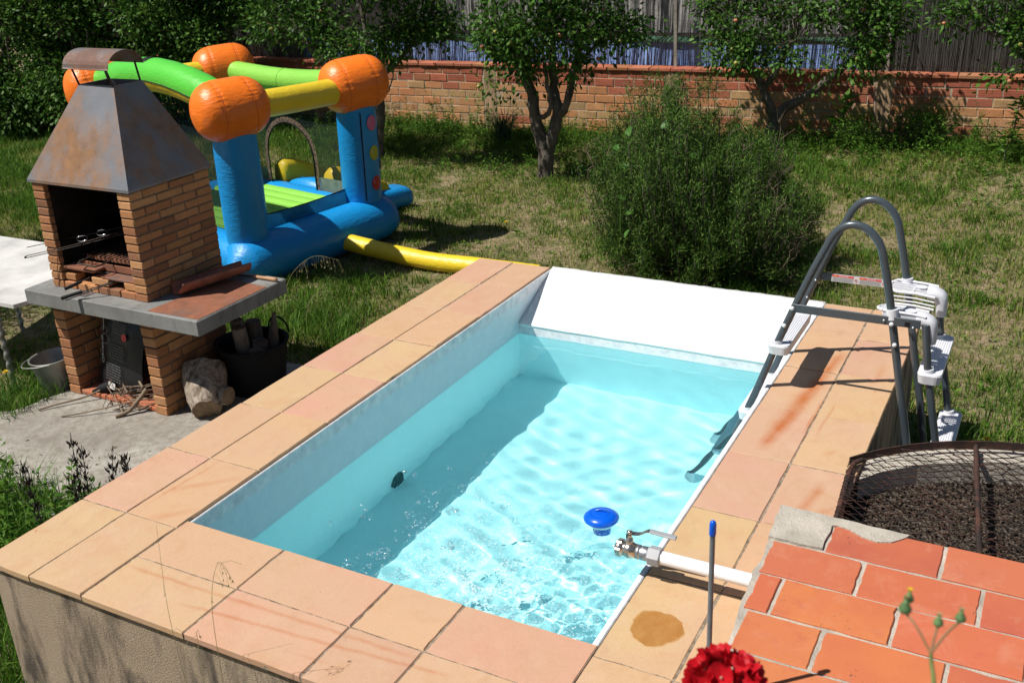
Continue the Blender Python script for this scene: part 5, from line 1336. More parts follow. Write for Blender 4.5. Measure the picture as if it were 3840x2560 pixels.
def crown(name, blobs, per, parent, rg, L=.074, W=.040, leaves=14, spread=.085, mat=None, twigs=True, down=.25):
    c = clusters(blobs, per, rg); n = len(c); off = rg.normal(0, spread, (n, leaves, 3)); pos = (c[:, None]+off).reshape(-1, 3)
    cen = np.array([b[:3] for b in blobs]).mean(0); outw = unit(pos-cen)
    d = unit(off.reshape(-1, 3))*.8+outw*.35+np.array([0, 0, -down])+rg.normal(0, .35, pos.shape)
    N = len(pos); sz = rg.uniform(.65, 1.2, N)
    V, F = leaf_mesh(pos, d, L*sz, W*sz*rg.uniform(.8, 1.1, N), rg)
    o = np_mesh(name, V, F, mat or M['leaf'], parent, ORG[parent.name])
    if twigs:
        mb = MB(); inn = cen
        for p in c[::2]:
            a = Vector(p); b = a+(Vector(inn)-a).normalized()*.22+Vector((0, 0, -.1)); mb.tube([a, a.lerp(b, .5)+Vector((.01, 0, .01)), b], [.002, .004, .006], 3, False)
        mb.build('twigs', M['bark'], parent)['kind'] = 'stuff'
    return c
def limbs(parent, paths, name='trunk'):
    for i, (pts, r0, r1) in enumerate(paths):
        P = arc_pts(pts, 5); m = len(P); rr = random.Random(i*7+m)
        mb = MB().tube([p+Vector((rr.uniform(-.01, .01), rr.uniform(-.01, .01), 0))*(1 if 0 < k < m-1 else 0) for k, p in enumerate(P)], [(r0+(r1-r0)*k/(m-1))*rr.uniform(.9, 1.12) for k in range(m)], 9)
        mb.build(name if i == 0 else 'limb', M['bark'], parent)
AP = MB().lathe([(.001, -.9), (.45, -.82), (.8, -.5), (1.0, 0), (.92, .5), (.6, .82), (.2, .8), (.001, .72)], (0, 0, 0), (0, 0, 1), 10).mesh('apple')
AP2 = AP.copy(); AP.materials.append(m_plain('green_apple', (.36, .34, .08), .35, 0, .25, 3)); AP2.materials.append(m_plain('blushed_apple', (.42, .17, .08), .35, 0, .3, 3))
def tree(label, base, paths, blobs, per, seed, apples=0, L=.074, W=.040, red=.3, group='apple trees in front of the brick wall', mat=None):
    rg = np.random.default_rng(seed); t_ = thing('apple_tree', label, 'tree', base, group); limbs(t_, paths)
    c = crown('crown', blobs, per, t_, rg, L, W, mat=mat)
    if apples:
        vis = c[(c[:, 2] < 1.25) & (c[:, 1] < np.median(c[:, 1])+.1)]
        for p in vis[rg.permutation(len(vis))[:apples]]:
            s = rg.uniform(.020, .028); put('apple', AP2 if rg.random() < red else AP, t_, Vector(p)+Vector((0, -.05, -.05)), (rg.uniform(-.4, .4), rg.uniform(-.4, .4), 0), None, (s, s, s))
    return t_
tree('forked apple tree with grey trunk right of the bouncy castle', (-2.53, 8.7, GZ),
     [([(-2.53, 8.7, -.80), (-2.50, 8.7, -.55), (-2.55, 8.69, -.32), (-2.61, 8.68, -.12), (-2.66, 8.66, .25), (-2.82, 8.62, .65), (-3.02, 8.6, 1.0), (-3.1, 8.55, 1.6)], .105, .03), ([(-2.50, 8.71, -.5), (-2.42, 8.72, -.25), (-2.35, 8.72, -.02), (-2.40, 8.75, .3), (-2.43, 8.8, .7), (-2.38, 8.8, 1.5)], .085, .035),
      ([(-2.36, 8.72, -.05), (-2.24, 8.7, .08), (-2.14, 8.68, .38), (-2.03, 8.66, .75), (-1.88, 8.64, 1.2)], .055, .028), ([(-2.60, 8.68, -.05), (-2.45, 8.62, -.02), (-2.38, 8.6, .12), (-2.44, 8.6, .5), (-2.5, 8.6, 1.1)], .035, .02), ([(-2.08, 8.67, .55), (-1.8, 8.66, .8), (-1.45, 8.66, .95)], .025, .012), ([(-2.8, 8.62, .6), (-3.1, 8.55, .72), (-3.4, 8.5, .7)], .022, .01)],
     [(-3.15, 8.55, .78, .42, .5, .34), (-2.98, 8.5, .40, .24, .3, .22), (-2.75, 8.5, .60, .35, .4, .28), (-2.55, 8.5, 1.05, .6, .6, .36), (-1.95, 8.6, .98, .42, .5, .34), (-1.50, 8.65, .98, .32, .36, .18), (-2.35, 8.8, 1.65, 1.15, 1.1, .55), (-2.05, 8.55, .55, .16, .2, .16)], 54, 11, 26)
tree('apple tree with two slim dark stems behind the right castle column', (-5.09, 8.9, GZ),
     [([(-5.09, 8.9, -.80), (-5.05, 8.9, -.4), (-4.98, 8.9, .0), (-4.93, 8.9, .35), (-4.84, 8.9, .9), (-4.7, 8.9, 1.6)], .075, .03), ([(-5.22, 8.95, -.80), (-5.2, 8.95, -.2), (-5.1, 8.95, .3), (-5.2, 8.95, 1.2)], .055, .025), ([(-5.08, 8.9, -.1), (-5.45, 8.88, .2), (-5.85, 8.86, .52), (-6.18, 8.84, .92), (-6.3, 8.8, 1.4)], .075, .03), ([(-4.9, 8.9, .35), (-4.6, 8.88, .55), (-4.2, 8.86, .95), (-4.0, 8.85, 1.3)], .045, .02), ([(-4.93, 8.88, .1), (-4.76, 8.8, .15), (-4.62, 8.75, .45)], .012, .006)],
     [(-6.3, 8.8, 1.02, .55, .5, .28), (-5.75, 8.7, .98, .42, .5, .25), (-5.2, 8.75, .78, .5, .5, .3), (-4.6, 8.8, .82, .45, .5, .28), (-4.1, 8.8, 1.0, .48, .5, .28), (-5.1, 8.9, 1.65, 1.6, 1.2, .6)], 56, 12, 14)
tree('apple tree with thin trunk behind the far left orange ball', (-9.3, 10.3, GZ),
     [([(-9.3, 10.35, -.80), (-9.28, 10.35, -.1), (-9.25, 10.35, .6), (-9.3, 10.35, 1.4)], .075, .03), ([(-9.15, 10.35, .3), (-8.8, 10.3, .8), (-8.5, 10.3, 1.2)], .035, .02)],
     [(-9.95, 10.2, .85, .6, .5, .32), (-9.2, 10.2, .95, .5, .5, .26), (-8.55, 10.2, .98, .55, .5, .26), (-8.0, 10.0, 1.1, .5, .5, .25), (-9.1, 10.3, 1.6, 1.5, .9, .55)], 54, 13, 8)
tree('low spreading apple tree with short forked trunk by the wall', (-.38, 10.9, -.66),
     [([(-.38, 10.9, -.72), (-.37, 10.9, -.5), (-.35, 10.9, -.34), (-.46, 10.88, -.1), (-.55, 10.86, .1), (-.75, 10.82, .5), (-.95, 10.8, 1.1)], .085, .025), ([(-.35, 10.9, -.38), (-.22, 10.88, -.22), (-.02, 10.86, -.1), (.35, 10.82, .2), (.75, 10.8, .6), (.95, 10.78, 1.1)], .075, .025), ([(-.5, 10.86, .0), (-.2, 10.8, .5), (-.1, 10.8, 1.2)], .04, .02)],
     [(-.92, 10.6, .56, .34, .4, .28), (-.55, 10.5, .52, .36, .4, .26), (-.10, 10.5, .50, .30, .36, .18), (.35, 10.6, .44, .38, .4, .26), (.75, 10.6, .55, .36, .42, .34), (-.4, 10.7, .95, .85, .65, .4), (.55, 10.7, 1.15, .6, .6, .34), (-1.0, 10.7, 1.15, .4, .45, .3), (.9, 10.6, .95, .35, .3, .25)], 50, 14, 22, red=.5)
tree('apple tree reaching in from the right with a crooked pale limb', (3.6, 10.6, -.65),
     [([(3.6, 10.6, -.7), (3.5, 10.55, .0), (3.0, 10.52, .38), (2.62, 10.5, .50), (2.40, 10.48, .58), (2.24, 10.46, .74), (2.05, 10.45, .80), (1.85, 10.45, 1.05)], .10, .022), ([(3.5, 10.55, .0), (3.55, 10.5, .8), (3.4, 10.5, 1.6)], .06, .03)],
     [(2.3, 10.35, .86, .45, .4, .22), (1.8, 10.4, 1.02, .36, .36, .2), (2.55, 10.35, .42, .22, .24, .15), (2.25, 10.3, .30, .14, .16, .10), (2.9, 10.4, .85, .5, .5, .38), (2.6, 10.4, 1.35, .9, .7, .3), (3.5, 10.4, 1.5, .9, .8, .6)], 50, 15, 12, red=.5)
# tall shrubs along the left edge of the garden
for i, (lb, base, blobs) in enumerate((
        ('tall dense shrub at the far left edge of the garden', (-12.0, 8.7, GZ), [(-12.1, 8.6, .1, 1.1, .8, .85), (-12.3, 8.7, 1.2, 1.3, .9, .8), (-11.5, 8.4, -.3, .6, .5, .45), (-13.2, 8.4, .6, 1.0, .8, 1.2), (-11.2, 8.8, 1.0, .7, .6, .8)]),
        ('tall dense shrub between the two other hedge shrubs', (-10.6, 9.0, GZ), [(-10.6, 8.9, .15, .95, .8, .85), (-10.7, 9.0, 1.3, 1.2, .9, .8), (-10.2, 8.7, -.3, .7, .5, .42)]),
        ('tall dense shrub nearest the wall behind the barbecue hood', (-9.2, 9.6, GZ), [(-9.4, 9.4, .1, .85, .7, .8), (-9.2, 9.5, 1.0, .85, .8, .6), (-8.6, 9.5, .25, .5, .45, .5), (-9.3, 9.5, 1.75, 1.2, .8, .4), (-8.35, 9.4, .75, .4, .4, .3)]))):
    rg = np.random.default_rng(40+i); t_ = thing('shrub', lb, 'shrub', base, 'shrubs along the left hedge'); b = Vector(base)
    limbs(t_, [([b-Vector((0, 0, .05)), b+Vector((.1, 0, .8)), b+Vector((-.1, .1, 2.0))], .05, .02)]+[([b+Vector((rg.uniform(-.2, .2), 0, 0)), b+Vector((dx*.5, -.2, .7)), b+Vector((dx, -.35, 1.6))], .03, .012) for dx in (-.8, -.4, .3, .7)])
    crown('crown', blobs, 88, t_, rg, .080, .044, 14, .10, M['leaf2'], True, .15)
rg = np.random.default_rng(50)
t_ = thing('shade_tree', 'leafy tree standing left of the barbecue whose shade falls on the lawn', 'tree', (-7.6, 1.9, GZ)); limbs(t_, [([(-7.6, 1.9, -.8), (-7.55, 1.9, .6), (-7.5, 1.95, 2.0)], .10, .05)])
crown('crown', [(-7.3, 2.0, 1.9, 1.2, 1.1, .7), (-7.9, 2.6, 2.1, 1.0, 1.0, .6), (-6.6, 1.5, 1.9, .8, .8, .5)], 40, t_, rg)

# rosemary bush
rb_ = thing('rosemary_bush', 'big straggly rosemary bush growing behind the white pool edge', 'bush', (.25, 6.25, GZ))
rg = np.random.default_rng(60); mb = MB(); dead = MB(); NP_, ND, NL = [], [], []
for k in range(720):
    a = rg.uniform(0, 2*np.pi); r0 = .34*math.sqrt(rg.random()); b = Vector((.25+r0*math.cos(a)*1.1, 6.25+r0*math.sin(a), GZ))
    out = rg.uniform(.1, 1.0); H = rg.uniform(.55, 1.15)*(1.12-.40*out**2)+(.22 if rg.random() < .10 else 0); e = b+Vector((math.cos(a)*out*(.80 if math.cos(a) < 0 else .68), math.sin(a)*out*.72, H*(1-.17*math.cos(a)+.07*math.sin(3*a+1))))
    low = rg.random() < .30
    if low: e.z = GZ+rg.uniform(.05, .55); e = b+Vector((math.cos(a)*rg.uniform(.35, .80), math.sin(a)*rg.uniform(.3, .72), e.z-GZ))
    mid = b.lerp(e, .5)+Vector((math.cos(a)*.14*out, math.sin(a)*.14*out, -.05+.08*rg.normal())); P = arc_pts([b, mid, e, e+Vector((rg.normal(0, .03), rg.normal(0, .03), .10))], 5)
    if k < 26: a = rg.uniform(1.4, 4.9); rr_ = rg.uniform(.1, .75); b = Vector((.25+.3*math.cos(a)*rr_, 6.25+.3*math.sin(a), GZ)); e = Vector((.25+math.cos(a)*rr_-.12, 6.3+math.sin(a)*rr_*.7, GZ+rg.uniform(1.15, 1.5))); mid = b.lerp(e, .5); P = arc_pts([b, mid, e, e+Vector((rg.normal(0, .04), rg.normal(0, .04), .10))], 5)
    isdead = rg.random() < .10 or (math.cos(a) > .8 and rg.random() < .3)
    (dead if isdead else mb).tube(P[::2], [.006*(1-.7*i/len(P[::2])) for i in range(len(P[::2]))], 3, False)
    if isdead: 
        for q in range(5):
            p = P[rg.integers(6, len(P))]; dead.tube([p, p+Vector((rg.normal(0, .05), rg.normal(0, .05), .05)), p+Vector((rg.normal(0, .09), rg.normal(0, .09), .12))], [.003, .002, .0015], 3, False)
        continue
    A = np.array([list(p) for p in P]); m_ = 190; t = rg.uniform(.25, 1, m_)*(len(A)-1.001); i0 = t.astype(int); f = (t-i0)[:, None]; p = A[i0]*(1-f)+A[i0+1]*f
    tg = unit(A[i0+1]-A[i0]); sc = rg.normal(0, .034, (m_, 3)); NP_.append(p+sc); ND.append(tg*.9+unit(rg.normal(0, 1, (m_, 3)))*.75); NL.append(rg.uniform(.028, .055, m_))
mb.build('stems', M['bark'], rb_)['kind'] = 'stuff'; dead.build('dry_stems', M['twig'], rb_)['kind'] = 'stuff'
V, F = leaf_mesh(np.concatenate(NP_), np.concatenate(ND), np.concatenate(NL), .0075, rg, .1)
np_mesh('foliage', V, F, M['needle'], rb_, ORG[rb_.name])
# broad leaved bindweed climbing through the rosemary
bw = thing('bindweed', 'light green broad leaved bindweed climbing through the rosemary', 'vine', (-.1, 5.9, GZ))
HL = MB(); ol = [(0, 0), (.32, -.16), (.5, .1), (.42, .45), (.2, .8), (0, 1.02), (-.2, .8), (-.42, .45), (-.5, .1), (-.32, -.16)]
HL.add([(0, .35, -.06)]+[(x, y, .03*abs(x)) for x, y in ol], [(0, i+1, (i+1) % 10+1) for i in range(10)]); HLm = HL.mesh('leaf'); HLm.materials.append(m_leaf('bindweed_leaf', [(.05, .15, .025), (.10, .24, .04)], .5, .3))
rr = random.Random(5); ctrl = [(-.1, 5.75, -.7), (-.2, 5.45, -.35), (-.25, 5.55, .0), (-.3, 5.7, .25), (-.25, 5.9, .42), (.0, 6.0, .45), (.3, 5.9, .4), (.35, 5.7, .2)]
PT = arc_pts(ctrl, 4); MB().tube(PT, .004, 4, False).build('stem', M['leaf2'], bw)
for k in range(10):
    p = PT[4+int(k*2.4)]; s = rr.uniform(.05, .085); put('leaf', HLm, bw, p+Vector((rr.uniform(-.1, .1), -.02-rr.random()*.06, rr.uniform(-.05, .07))), (R(rr.uniform(20, 70)), R(rr.uniform(-25, 25)), R(rr.uniform(-70, 70))), None, (s, s, s))
# ------------------------------------------------------------------ grass, weeds and small plants
CAMP = np.array([2.93385, -2.25635, 2.25995])
_cm = SC.camera.matrix_world
def inview(p, m=.12):
    """keep ground cover to the part of the garden the picture can show, with a margin"""
    q = (p-CAMP) @ np.array([list(_cm.col[i])[:3] for i in range(3)]).T
    z = -q[:, 2]; x = q[:, 0]/z*1.00622; y = q[:, 1]/z*1.00622
    return (z > .3) & (np.abs(x) < .5*(1+2*m)) & (np.abs(y) < .333*(1+2*m))
def free(x, y):
    ok = ~((x > -.56) & (x < 2.40) & (y > -.30) & (y < 3.70))
    ok &= np.hypot(x-CX, y-CY_) > 1.11
    ok &= ~((x > 2.2) & (y < 1.1)) & ~((x > -2.9) & (x < -.55) & (y > .95) & (y < 2.85)) & ~((x > -4.6) & (x < -2.9) & (y > 1.05) & (y < 1.42))
    ok &= (y < 11.42+.06*x)
    u_ = (x+3.05)*.2+(y-5.0)*.98; w_ = -(x+3.05)*.98+(y-5.0)*.2
    return ok & ~((np.abs(u_) < .95) & (w_ > -.12) & (w_ < 2.35))
def scatter(n, seed, box=(-16, 5.2, -1.5, 11.5)):
    rg = np.random.default_rng(seed)
    d = 2.2+16.5*rg.random(n)**.58; az = R(-28.75)+rg.uniform(-.62, .62, n)      # even over the wedge of lawn, a little denser near by
    x = CAMP[0]+d*np.sin(az); y = CAMP[1]+d*np.cos(az)
    p = np.stack([x, y, gz(x, y)], -1); k = free(x, y) & inview(p) & (x > box[0]) & (x < box[1]) & (y > box[2]) & (y < box[3])
    return p[k], rg
def blades(name, p, h, w, rg, mat, lean=.55, kind='stuff', parent=None, label=None):
    n = len(p); a = rg.uniform(0, 2*np.pi, n); l = h*rg.uniform(.1, lean, n); d = np.stack([np.cos(a), np.sin(a), np.zeros(n)], -1)
    f = rg.uniform(0, 2*np.pi, n); s = np.stack([np.cos(f), np.sin(f), np.zeros(n)], -1)*(w/2)[:, None]
    up = np.array([0, 0, 1.0]); m = p+d*(l*.3)[:, None]+up*(h*.6)[:, None]; t_ = p+d*l[:, None]+up*h[:, None]*rg.uniform(.75, 1, n)[:, None]
    V = np.stack([p-s, p+s, m+s*.75, m-s*.75, t_], 1).reshape(-1, 3); b = (np.arange(n)*5)[:, None, None]
    F = (np.array([(0, 1, 2), (0, 2, 3), (3, 2, 4)])[None]+b).reshape(-1, 3)
    o = np_mesh(name, V, F, mat, parent, ORG[parent.name] if parent else (0, 0, 0))
    if kind: o['kind'] = kind
    return o
M['grass'] = m_leaf('lawn_grass', [(.055, .11, .012), (.12, .195, .02), (.20, .275, .038), (.30, .32, .075), (.40, .36, .16)], .6, .35, .15)
M['lush'] = m_leaf('lush_grass', [(.028, .085, .010), (.06, .145, .015), (.10, .215, .024), (.16, .27, .04)], .55, .35, .15)
M['straw'] = m_leaf('dry_straw', [(.16, .115, .06), (.30, .23, .13), (.44, .36, .22), (.52, .45, .31)], .8, .1, .15)
p, rg = scatter(500000, 101); g_ = green(p[:, 0], p[:, 1])
k = rg.random(len(p)) < np.clip(g_*1.75-.24, .08, 1); q = p[k]; gq = g_[k]
blades('grass', q, (.022+.055*gq)*rg.uniform(.6, 1.35, len(q)), rg.uniform(.004, .0085, len(q)), rg, M['grass'], .9)
k = rg.random(len(p)) < np.clip((g_-.40)*1.7, 0, .85)*(vnoise(p[:, 0], p[:, 1], 2.7, 8) > .46); q = p[k]
blades('tall_grass', q, (.05+.12*np.clip(g_[k]-.5, 0, 1)*2)*rg.uniform(.6, 1.5, len(q)), rg.uniform(.005, .010, len(q)), rg, M['lush'], .9)
# thatch of dead stalks lying on the soil
p, rg = scatter(170000, 102); g_ = green(p[:, 0], p[:, 1]); k = rg.random(len(p)) < np.clip(1.05-g_, .12, 1)*.58; q = p[k]; n = len(q)
a = rg.uniform(0, 6.28, n); d = np.stack([np.cos(a), np.sin(a), rg.uniform(-.05, .35, n)], -1); L = rg.uniform(.02, .075, n)
V, F = leaf_mesh(q+np.array([0, 0, .004]), d, L, rg.uniform(.003, .007, n), rg, .05)
np_mesh('dead_stalks', V, F, M['straw'])['kind'] = 'stuff'
# flat rosettes of clover and broad weeds
p, rg = scatter(16000, 103); g_ = green(p[:, 0], p[:, 1]); k = rg.random(len(p)) < np.clip(g_*1.3-.35, .02, .8); c = p[k]; m_ = 7; n = len(c)
a = rg.uniform(0, 6.28, (n, m_)); d = np.stack([np.cos(a), np.sin(a), rg.uniform(.15, .9, (n, m_))], -1).reshape(-1, 3)
q = (c[:, None]+rg.normal(0, .012, (n, m_, 3))*np.array([1, 1, .3])).reshape(-1, 3)
V, F = leaf_mesh(q+np.array([0, 0, .012]), d, rg.uniform(.025, .06, n*m_), rg.uniform(.012, .024, n*m_), rg, .1)
np_mesh('ground_weeds', V, F, M['lush'])['kind'] = 'stuff'
# leafy stems growing thickly along the foot of the wall and round the pool
def stems(name, pts, H, per, rg, mat, L=.045, W=.016, th=.003):
    mb = MB(); P_, D_, L_ = [], [], []
    for (x, y), h in zip(pts, H):
        b = Vector((x, y, float(gz(x, y))-.01)); t_ = b+Vector((rg.normal(0, .22)*h, rg.normal(0, .22)*h, h)); mb.tube([b, b.lerp(t_, .5)+Vector((rg.normal(0, .02), 0, .01)), t_], [th, th*.8, th*.4], 3, False)
        m_ = int(per*h/.3)
        t = rg.uniform(.12, 1.0, m_); P_.append(np.array(b)[None]*(1-t)[:, None]+np.array(t_)[None]*t[:, None]+rg.normal(0, .012, (m_, 3))); a = rg.uniform(0, 6.28, m_); D_.append(np.stack([np.cos(a), np.sin(a), rg.uniform(.1, .9, m_)], -1)); L_.append(rg.uniform(.6, 1.3, m_)*L*(1.15-.5*t))
    Lc = np.concatenate(L_); V, F = leaf_mesh(np.concatenate(P_), np.concatenate(D_), Lc, Lc*W/L, rg, .1)
    base = len(mb.v); V2 = np.concatenate([np.array(mb.v), V]); 
    quads = [f for f in mb.f]; tri = [(f[0], f[1], f[2]) for f in quads]+[(f[0], f[2], f[3]) for f in quads]
    return np_mesh(name, V2, np.concatenate([np.array(tri), F+base]), mat)
rg = np.random.default_rng(120)
xs = rg.uniform(-7.5, 3.3, 1500); ys = 11.35+.06*xs-np.abs(rg.normal(0, .75, 1500)); k = (vnoise(xs, ys, 1.1, 3) > .42) | (rg.random(1500) < .25); k &= free(xs, ys); xs, ys = xs[k], ys[k]
H = rg.uniform(.10, .34, len(xs))*(1+.9*(rg.random(len(xs)) < .12)); o = stems('wall_weeds', list(zip(xs, ys)), H, 20, rg, M['lush'], .055, .019); o['kind'] = 'stuff'
xs = np.concatenate([rg.uniform(-4.4, 3.2, 260), rg.uniform(-4.5, -1.6, 160)]); ys = np.concatenate([rg.uniform(8.5, 11.0, 260), rg.uniform(8.6, 10.8, 160)]); k = free(xs, ys)
o = stems('lawn_weeds', list(zip(xs[k], ys[k])), rg.uniform(.06, .22, k.sum()), 26, rg, M['lush'], .06, .022); o['kind'] = 'stuff'
# long rank grass between slab and pool and along the castle
def tuft_field(name, n, cx, cy, rx, ry, h0, h1, seed, mat, w=.006):
    rg = np.random.default_rng(seed); r = np.sqrt(rg.random(n)); a = rg.uniform(0, 6.28, n); x = cx+rx*r*np.cos(a); y = cy+ry*r*np.sin(a)
    k = free(x, y); x, y = x[k], y[k]; p = np.stack([x, y, gz(x, y)], -1); n = len(p)
    o = blades(name, p, rg.uniform(h0, h1, n), rg.uniform(.6, 1.3, n)*w, rg, mat, 1.0); return o
tuft_field('rank_grass', 9000, -1.55, .15, 1.3, .95, .12, .36, 131, M['lush'])
tuft_field('rank_grass', 2600, -3.0, 2.05, .5, .55, .08, .26, 132, M['lush'])
tuft_field('rank_grass', 900, -1.0, 3.5, .5, .5, .04, .12, 133, M['lush'])
tuft_field('rank_grass', 1200, -2.3, 3.6, .6, .35, .08, .25, 134, M['lush'])
tuft_field('rank_grass', 3000, 2.9, 3.6, .9, 1.2, .04, .15, 135, M['lush'])
rg = np.random.default_rng(140); xs = rg.uniform(-2.6, -.62, 240); ys = .55-.25*(xs+.6)*0+rg.normal(0, .28, 240); k = free(xs, ys); k &= (ys < .9-.12*(xs+.6))
o = stems('slab_edge_weeds', list(zip(xs[k], ys[k])), rg.uniform(.12, .42, k.sum()), 26, rg, M['lush'], .06, .026); o['kind'] = 'stuff'
# bits of soil and dead leaf on the slab
rg = np.random.default_rng(141); n = 900; x = rg.uniform(-3.0, -.6, n); y = rg.uniform(.8, 2.0, n); k = (vnoise(x, y, 3, 2) > .5) & (rg.random(n) < np.clip(1.7-y, .1, 1)); x, y = x[k], y[k]; n = len(x); a = rg.uniform(0, 6.28, n)
V, F = leaf_mesh(np.stack([x, y, np.full(n, -.714)], -1), np.stack([np.cos(a), np.sin(a), rg.uniform(-.02, .2, n)], -1), rg.uniform(.01, .035, n), rg.uniform(.004, .012, n), rg, .05)
np_mesh('leaf_litter', V, F, m_leaf('leaf_litter', [(.05, .035, .025), (.16, .10, .06), (.22, .17, .10)], .9, 0, .1))['kind'] = 'stuff'

M['seed'] = m_leaf('dark_seed_head', [(.012, .012, .012), (.03, .026, .024), (.06, .045, .036)], .8, .05, .2)
SEEDW = [((-.74, .30), (-.70, .33, .225), 'tallest dark seed head weed beside the left coping'), ((-.78, .36), (-.74, .40, .12), 'dark seed head weed just right of the tallest one'), ((-.70, .37), (-.66, .49, .075), 'dark seed head weed leaning right over the slab'), ((-.68, .46), (-.66, .55, .02), 'rightmost dark seed head weed touching the coping edge'),
         ((-.80, .22), (-.82, .15, .15), 'leftmost arching dark seed head weed by the coping'), ((-.72, .28), (-.72, .30, .03), 'short dark seed head weed below the tallest one')]
for i, (b, t_, lb) in enumerate(SEEDW):
    rg = np.random.default_rng(150+i); w_ = thing('seed_weed', lb, 'weed', (b[0], b[1], GZ), 'dark seed head weeds beside the slab')
    P = arc_pts([(b[0], b[1], GZ-.02), (b[0]*.5+t_[0]*.5, b[1]*.5+t_[1]*.5, -.35), t_], 8); MB().tube(P, [.004-.0025*k/len(P) for k in range(len(P))], 5, False).build('stem', M['seed'], w_)
    A = np.array([list(p) for p in P]); n = 260; t = (.30+.70*rg.random(n))*(len(A)-1.01); i0 = t.astype(int); q = A[i0]; a = rg.uniform(0, 6.28, n)
    V, F = leaf_mesh(q+rg.normal(0, .010, (n, 3)), np.stack([np.cos(a)*.55, np.sin(a)*.55, np.ones(n)], -1)+rg.normal(0, .15, (n, 3)), rg.uniform(.018, .05, n), rg.uniform(.005, .010, n), rg, .1); np_mesh('seed_head', V, F, M['seed'], w_, ORG[w_.name])['kind'] = 'stuff'
    n = 16; t = (.1+.6*rg.random(n))*(len(A)-1.01); q = A[t.astype(int)]; a = rg.uniform(0, 6.28, n)
    V, F = leaf_mesh(q, np.stack([np.cos(a), np.sin(a), rg.uniform(0, .6, n)], -1), rg.uniform(.05, .10, n), rg.uniform(.018, .03, n), rg, .1); np_mesh('leaf_spray', V, F, M['lush'], w_, ORG[w_.name])
# wild oats
M['oat'] = m_leaf('oat_straw', [(.36, .33, .14), (.60, .54, .30)], .6, .4, .2)
def oat(label, pts, seed, n=12, r=.0022, droop=.06, size=.022, group=None):
    rg = np.random.default_rng(seed); w_ = thing('wild_oat', label, 'grass stalk', pts[0], group); P = arc_pts(pts, 8)
    MB().tube(P, [r*(1-.7*k/len(P)) for k in range(len(P))], 5, False).build('stem', M['oat'], w_)
    mb = MB(); Q, D_ = [], []
    for k in range(n):
        p = P[int(len(P)*(.60+.39*k/n))]; e = p+Vector((rg.normal(0, .03), rg.normal(0, .03), -droop*rg.uniform(.3, 1))); mb.tube([p, p.lerp(e, .5)+Vector((0, 0, .012)), e], [.0007, .0006, .0005], 3, False); Q.append(list(e)); D_.append([rg.normal(0, .25), rg.normal(0, .25), -1])
    mb.build('branchlets', M['oat'], w_)['kind'] = 'stuff'
    Q = np.repeat(np.array(Q), 3, 0); D_ = np.repeat(np.array(D_), 3, 0)+rg.normal(0, .25, (len(Q), 3)); V, F = leaf_mesh(Q, D_, rg.uniform(.8, 1.2, len(Q))*size, size*.22, rg, .2); np_mesh('spikelets', V, F, M['oat'], w_, ORG[w_.name])['kind'] = 'stuff'
oat('tall wild oat stalk leaning left across the near pool coping', [(.72, -.42, GZ), (.66, -.42, -.2), (.632, -.42, .2), (.633, -.40, .54)], 1, 2, .0015, .04, .013)
oat('wild oat stalk with drooping seeds in front of the near pool edge', [(.78, -.42, GZ), (.815, -.42, -.1), (.832, -.42, .30), (.88, -.41, .48), (.90, -.40, .44)], 2, 8, .0014, .05, .015)
oat('thin wild oat stalk standing near the front coping', [(.74, -.44, GZ), (.755, -.44, -.1), (.765, -.44, .18), (.775, -.44, .22)], 3, 4, .0012, .04, .013)
oat('arching wild oat stalk in front of the blue castle base', [(-2.02, 3.22, GZ), (-2.02, 3.25, -.45), (-1.97, 3.32, -.2), (-1.82, 3.42, -.06), (-1.66, 3.52, -.10)], 4, 26, .002, .09, .02, 'wild oats by the castle')
oat('shorter arching wild oat stalk beside the counter corner', [(-1.85, 3.25, GZ), (-1.84, 3.28, -.5), (-1.78, 3.33, -.33), (-1.68, 3.40, -.30)], 5, 16, .002, .08, .02, 'wild oats by the castle')
# stiff blue-green leaf clump, bushy weed and sapling by the wall
def clump(name, label, cat, base, n, h, spread, w, mat, seed):
    rg = np.random.default_rng(seed); c = thing(name, label, cat, base); p = np.array(base)[None]+np.stack([rg.normal(0, .05, n), rg.normal(0, .05, n), np.zeros(n)], -1)
    blades('blades', p, rg.uniform(.55, 1, n)*h, np.full(n, w), rg, mat, spread, 'stuff', c); return c
clump('iris_clump', 'upright clump of sword shaped leaves beside the forked apple tree', 'plant', (-3.85, 10.1, -.77), 90, .62, .75, .018, m_leaf('iris_leaf', [(.025, .06, .025), (.06, .11, .05)], .5, .15), 160)
wbsh = thing('weed_bush', 'bushy dark green weed against the brick wall on the right', 'weed', (1.15, 11.1, -.66)); rg = np.random.default_rng(161)
crown('foliage', [(1.15, 11.0, -.42, .55, .35, .24), (1.5, 11.05, -.35, .28, .25, .26), (.65, 11.0, -.45, .3, .25, .2)], 120, wbsh, rg, .05, .014, 18, .06, M['lush'], True, -.2)
wl = thing('broad_leaf_weed', 'large leaved weed standing against the wall left of the bushy weed', 'weed', (.45, 11.05, -.66)); rg = np.random.default_rng(162); n = 22; a = rg.uniform(0, 6.28, n)
MB().tube([(.45, 11.05, -.68), (.47, 11.03, -.3), (.50, 11.0, -.08)], [.012, .009, .005], 6).build('stem', M['lush'], wl)
z = rg.uniform(-.55, -.1, n); V, F = leaf_mesh(np.stack([.46+0*z, 11.03+0*z, z], -1), np.stack([np.cos(a), np.sin(a), rg.uniform(.2, 1.2, n)], -1), rg.uniform(.14, .26, n), rg.uniform(.05, .085, n), rg, .1); np_mesh('leaves', V, F, M['lush'], wl, ORG[wl.name])
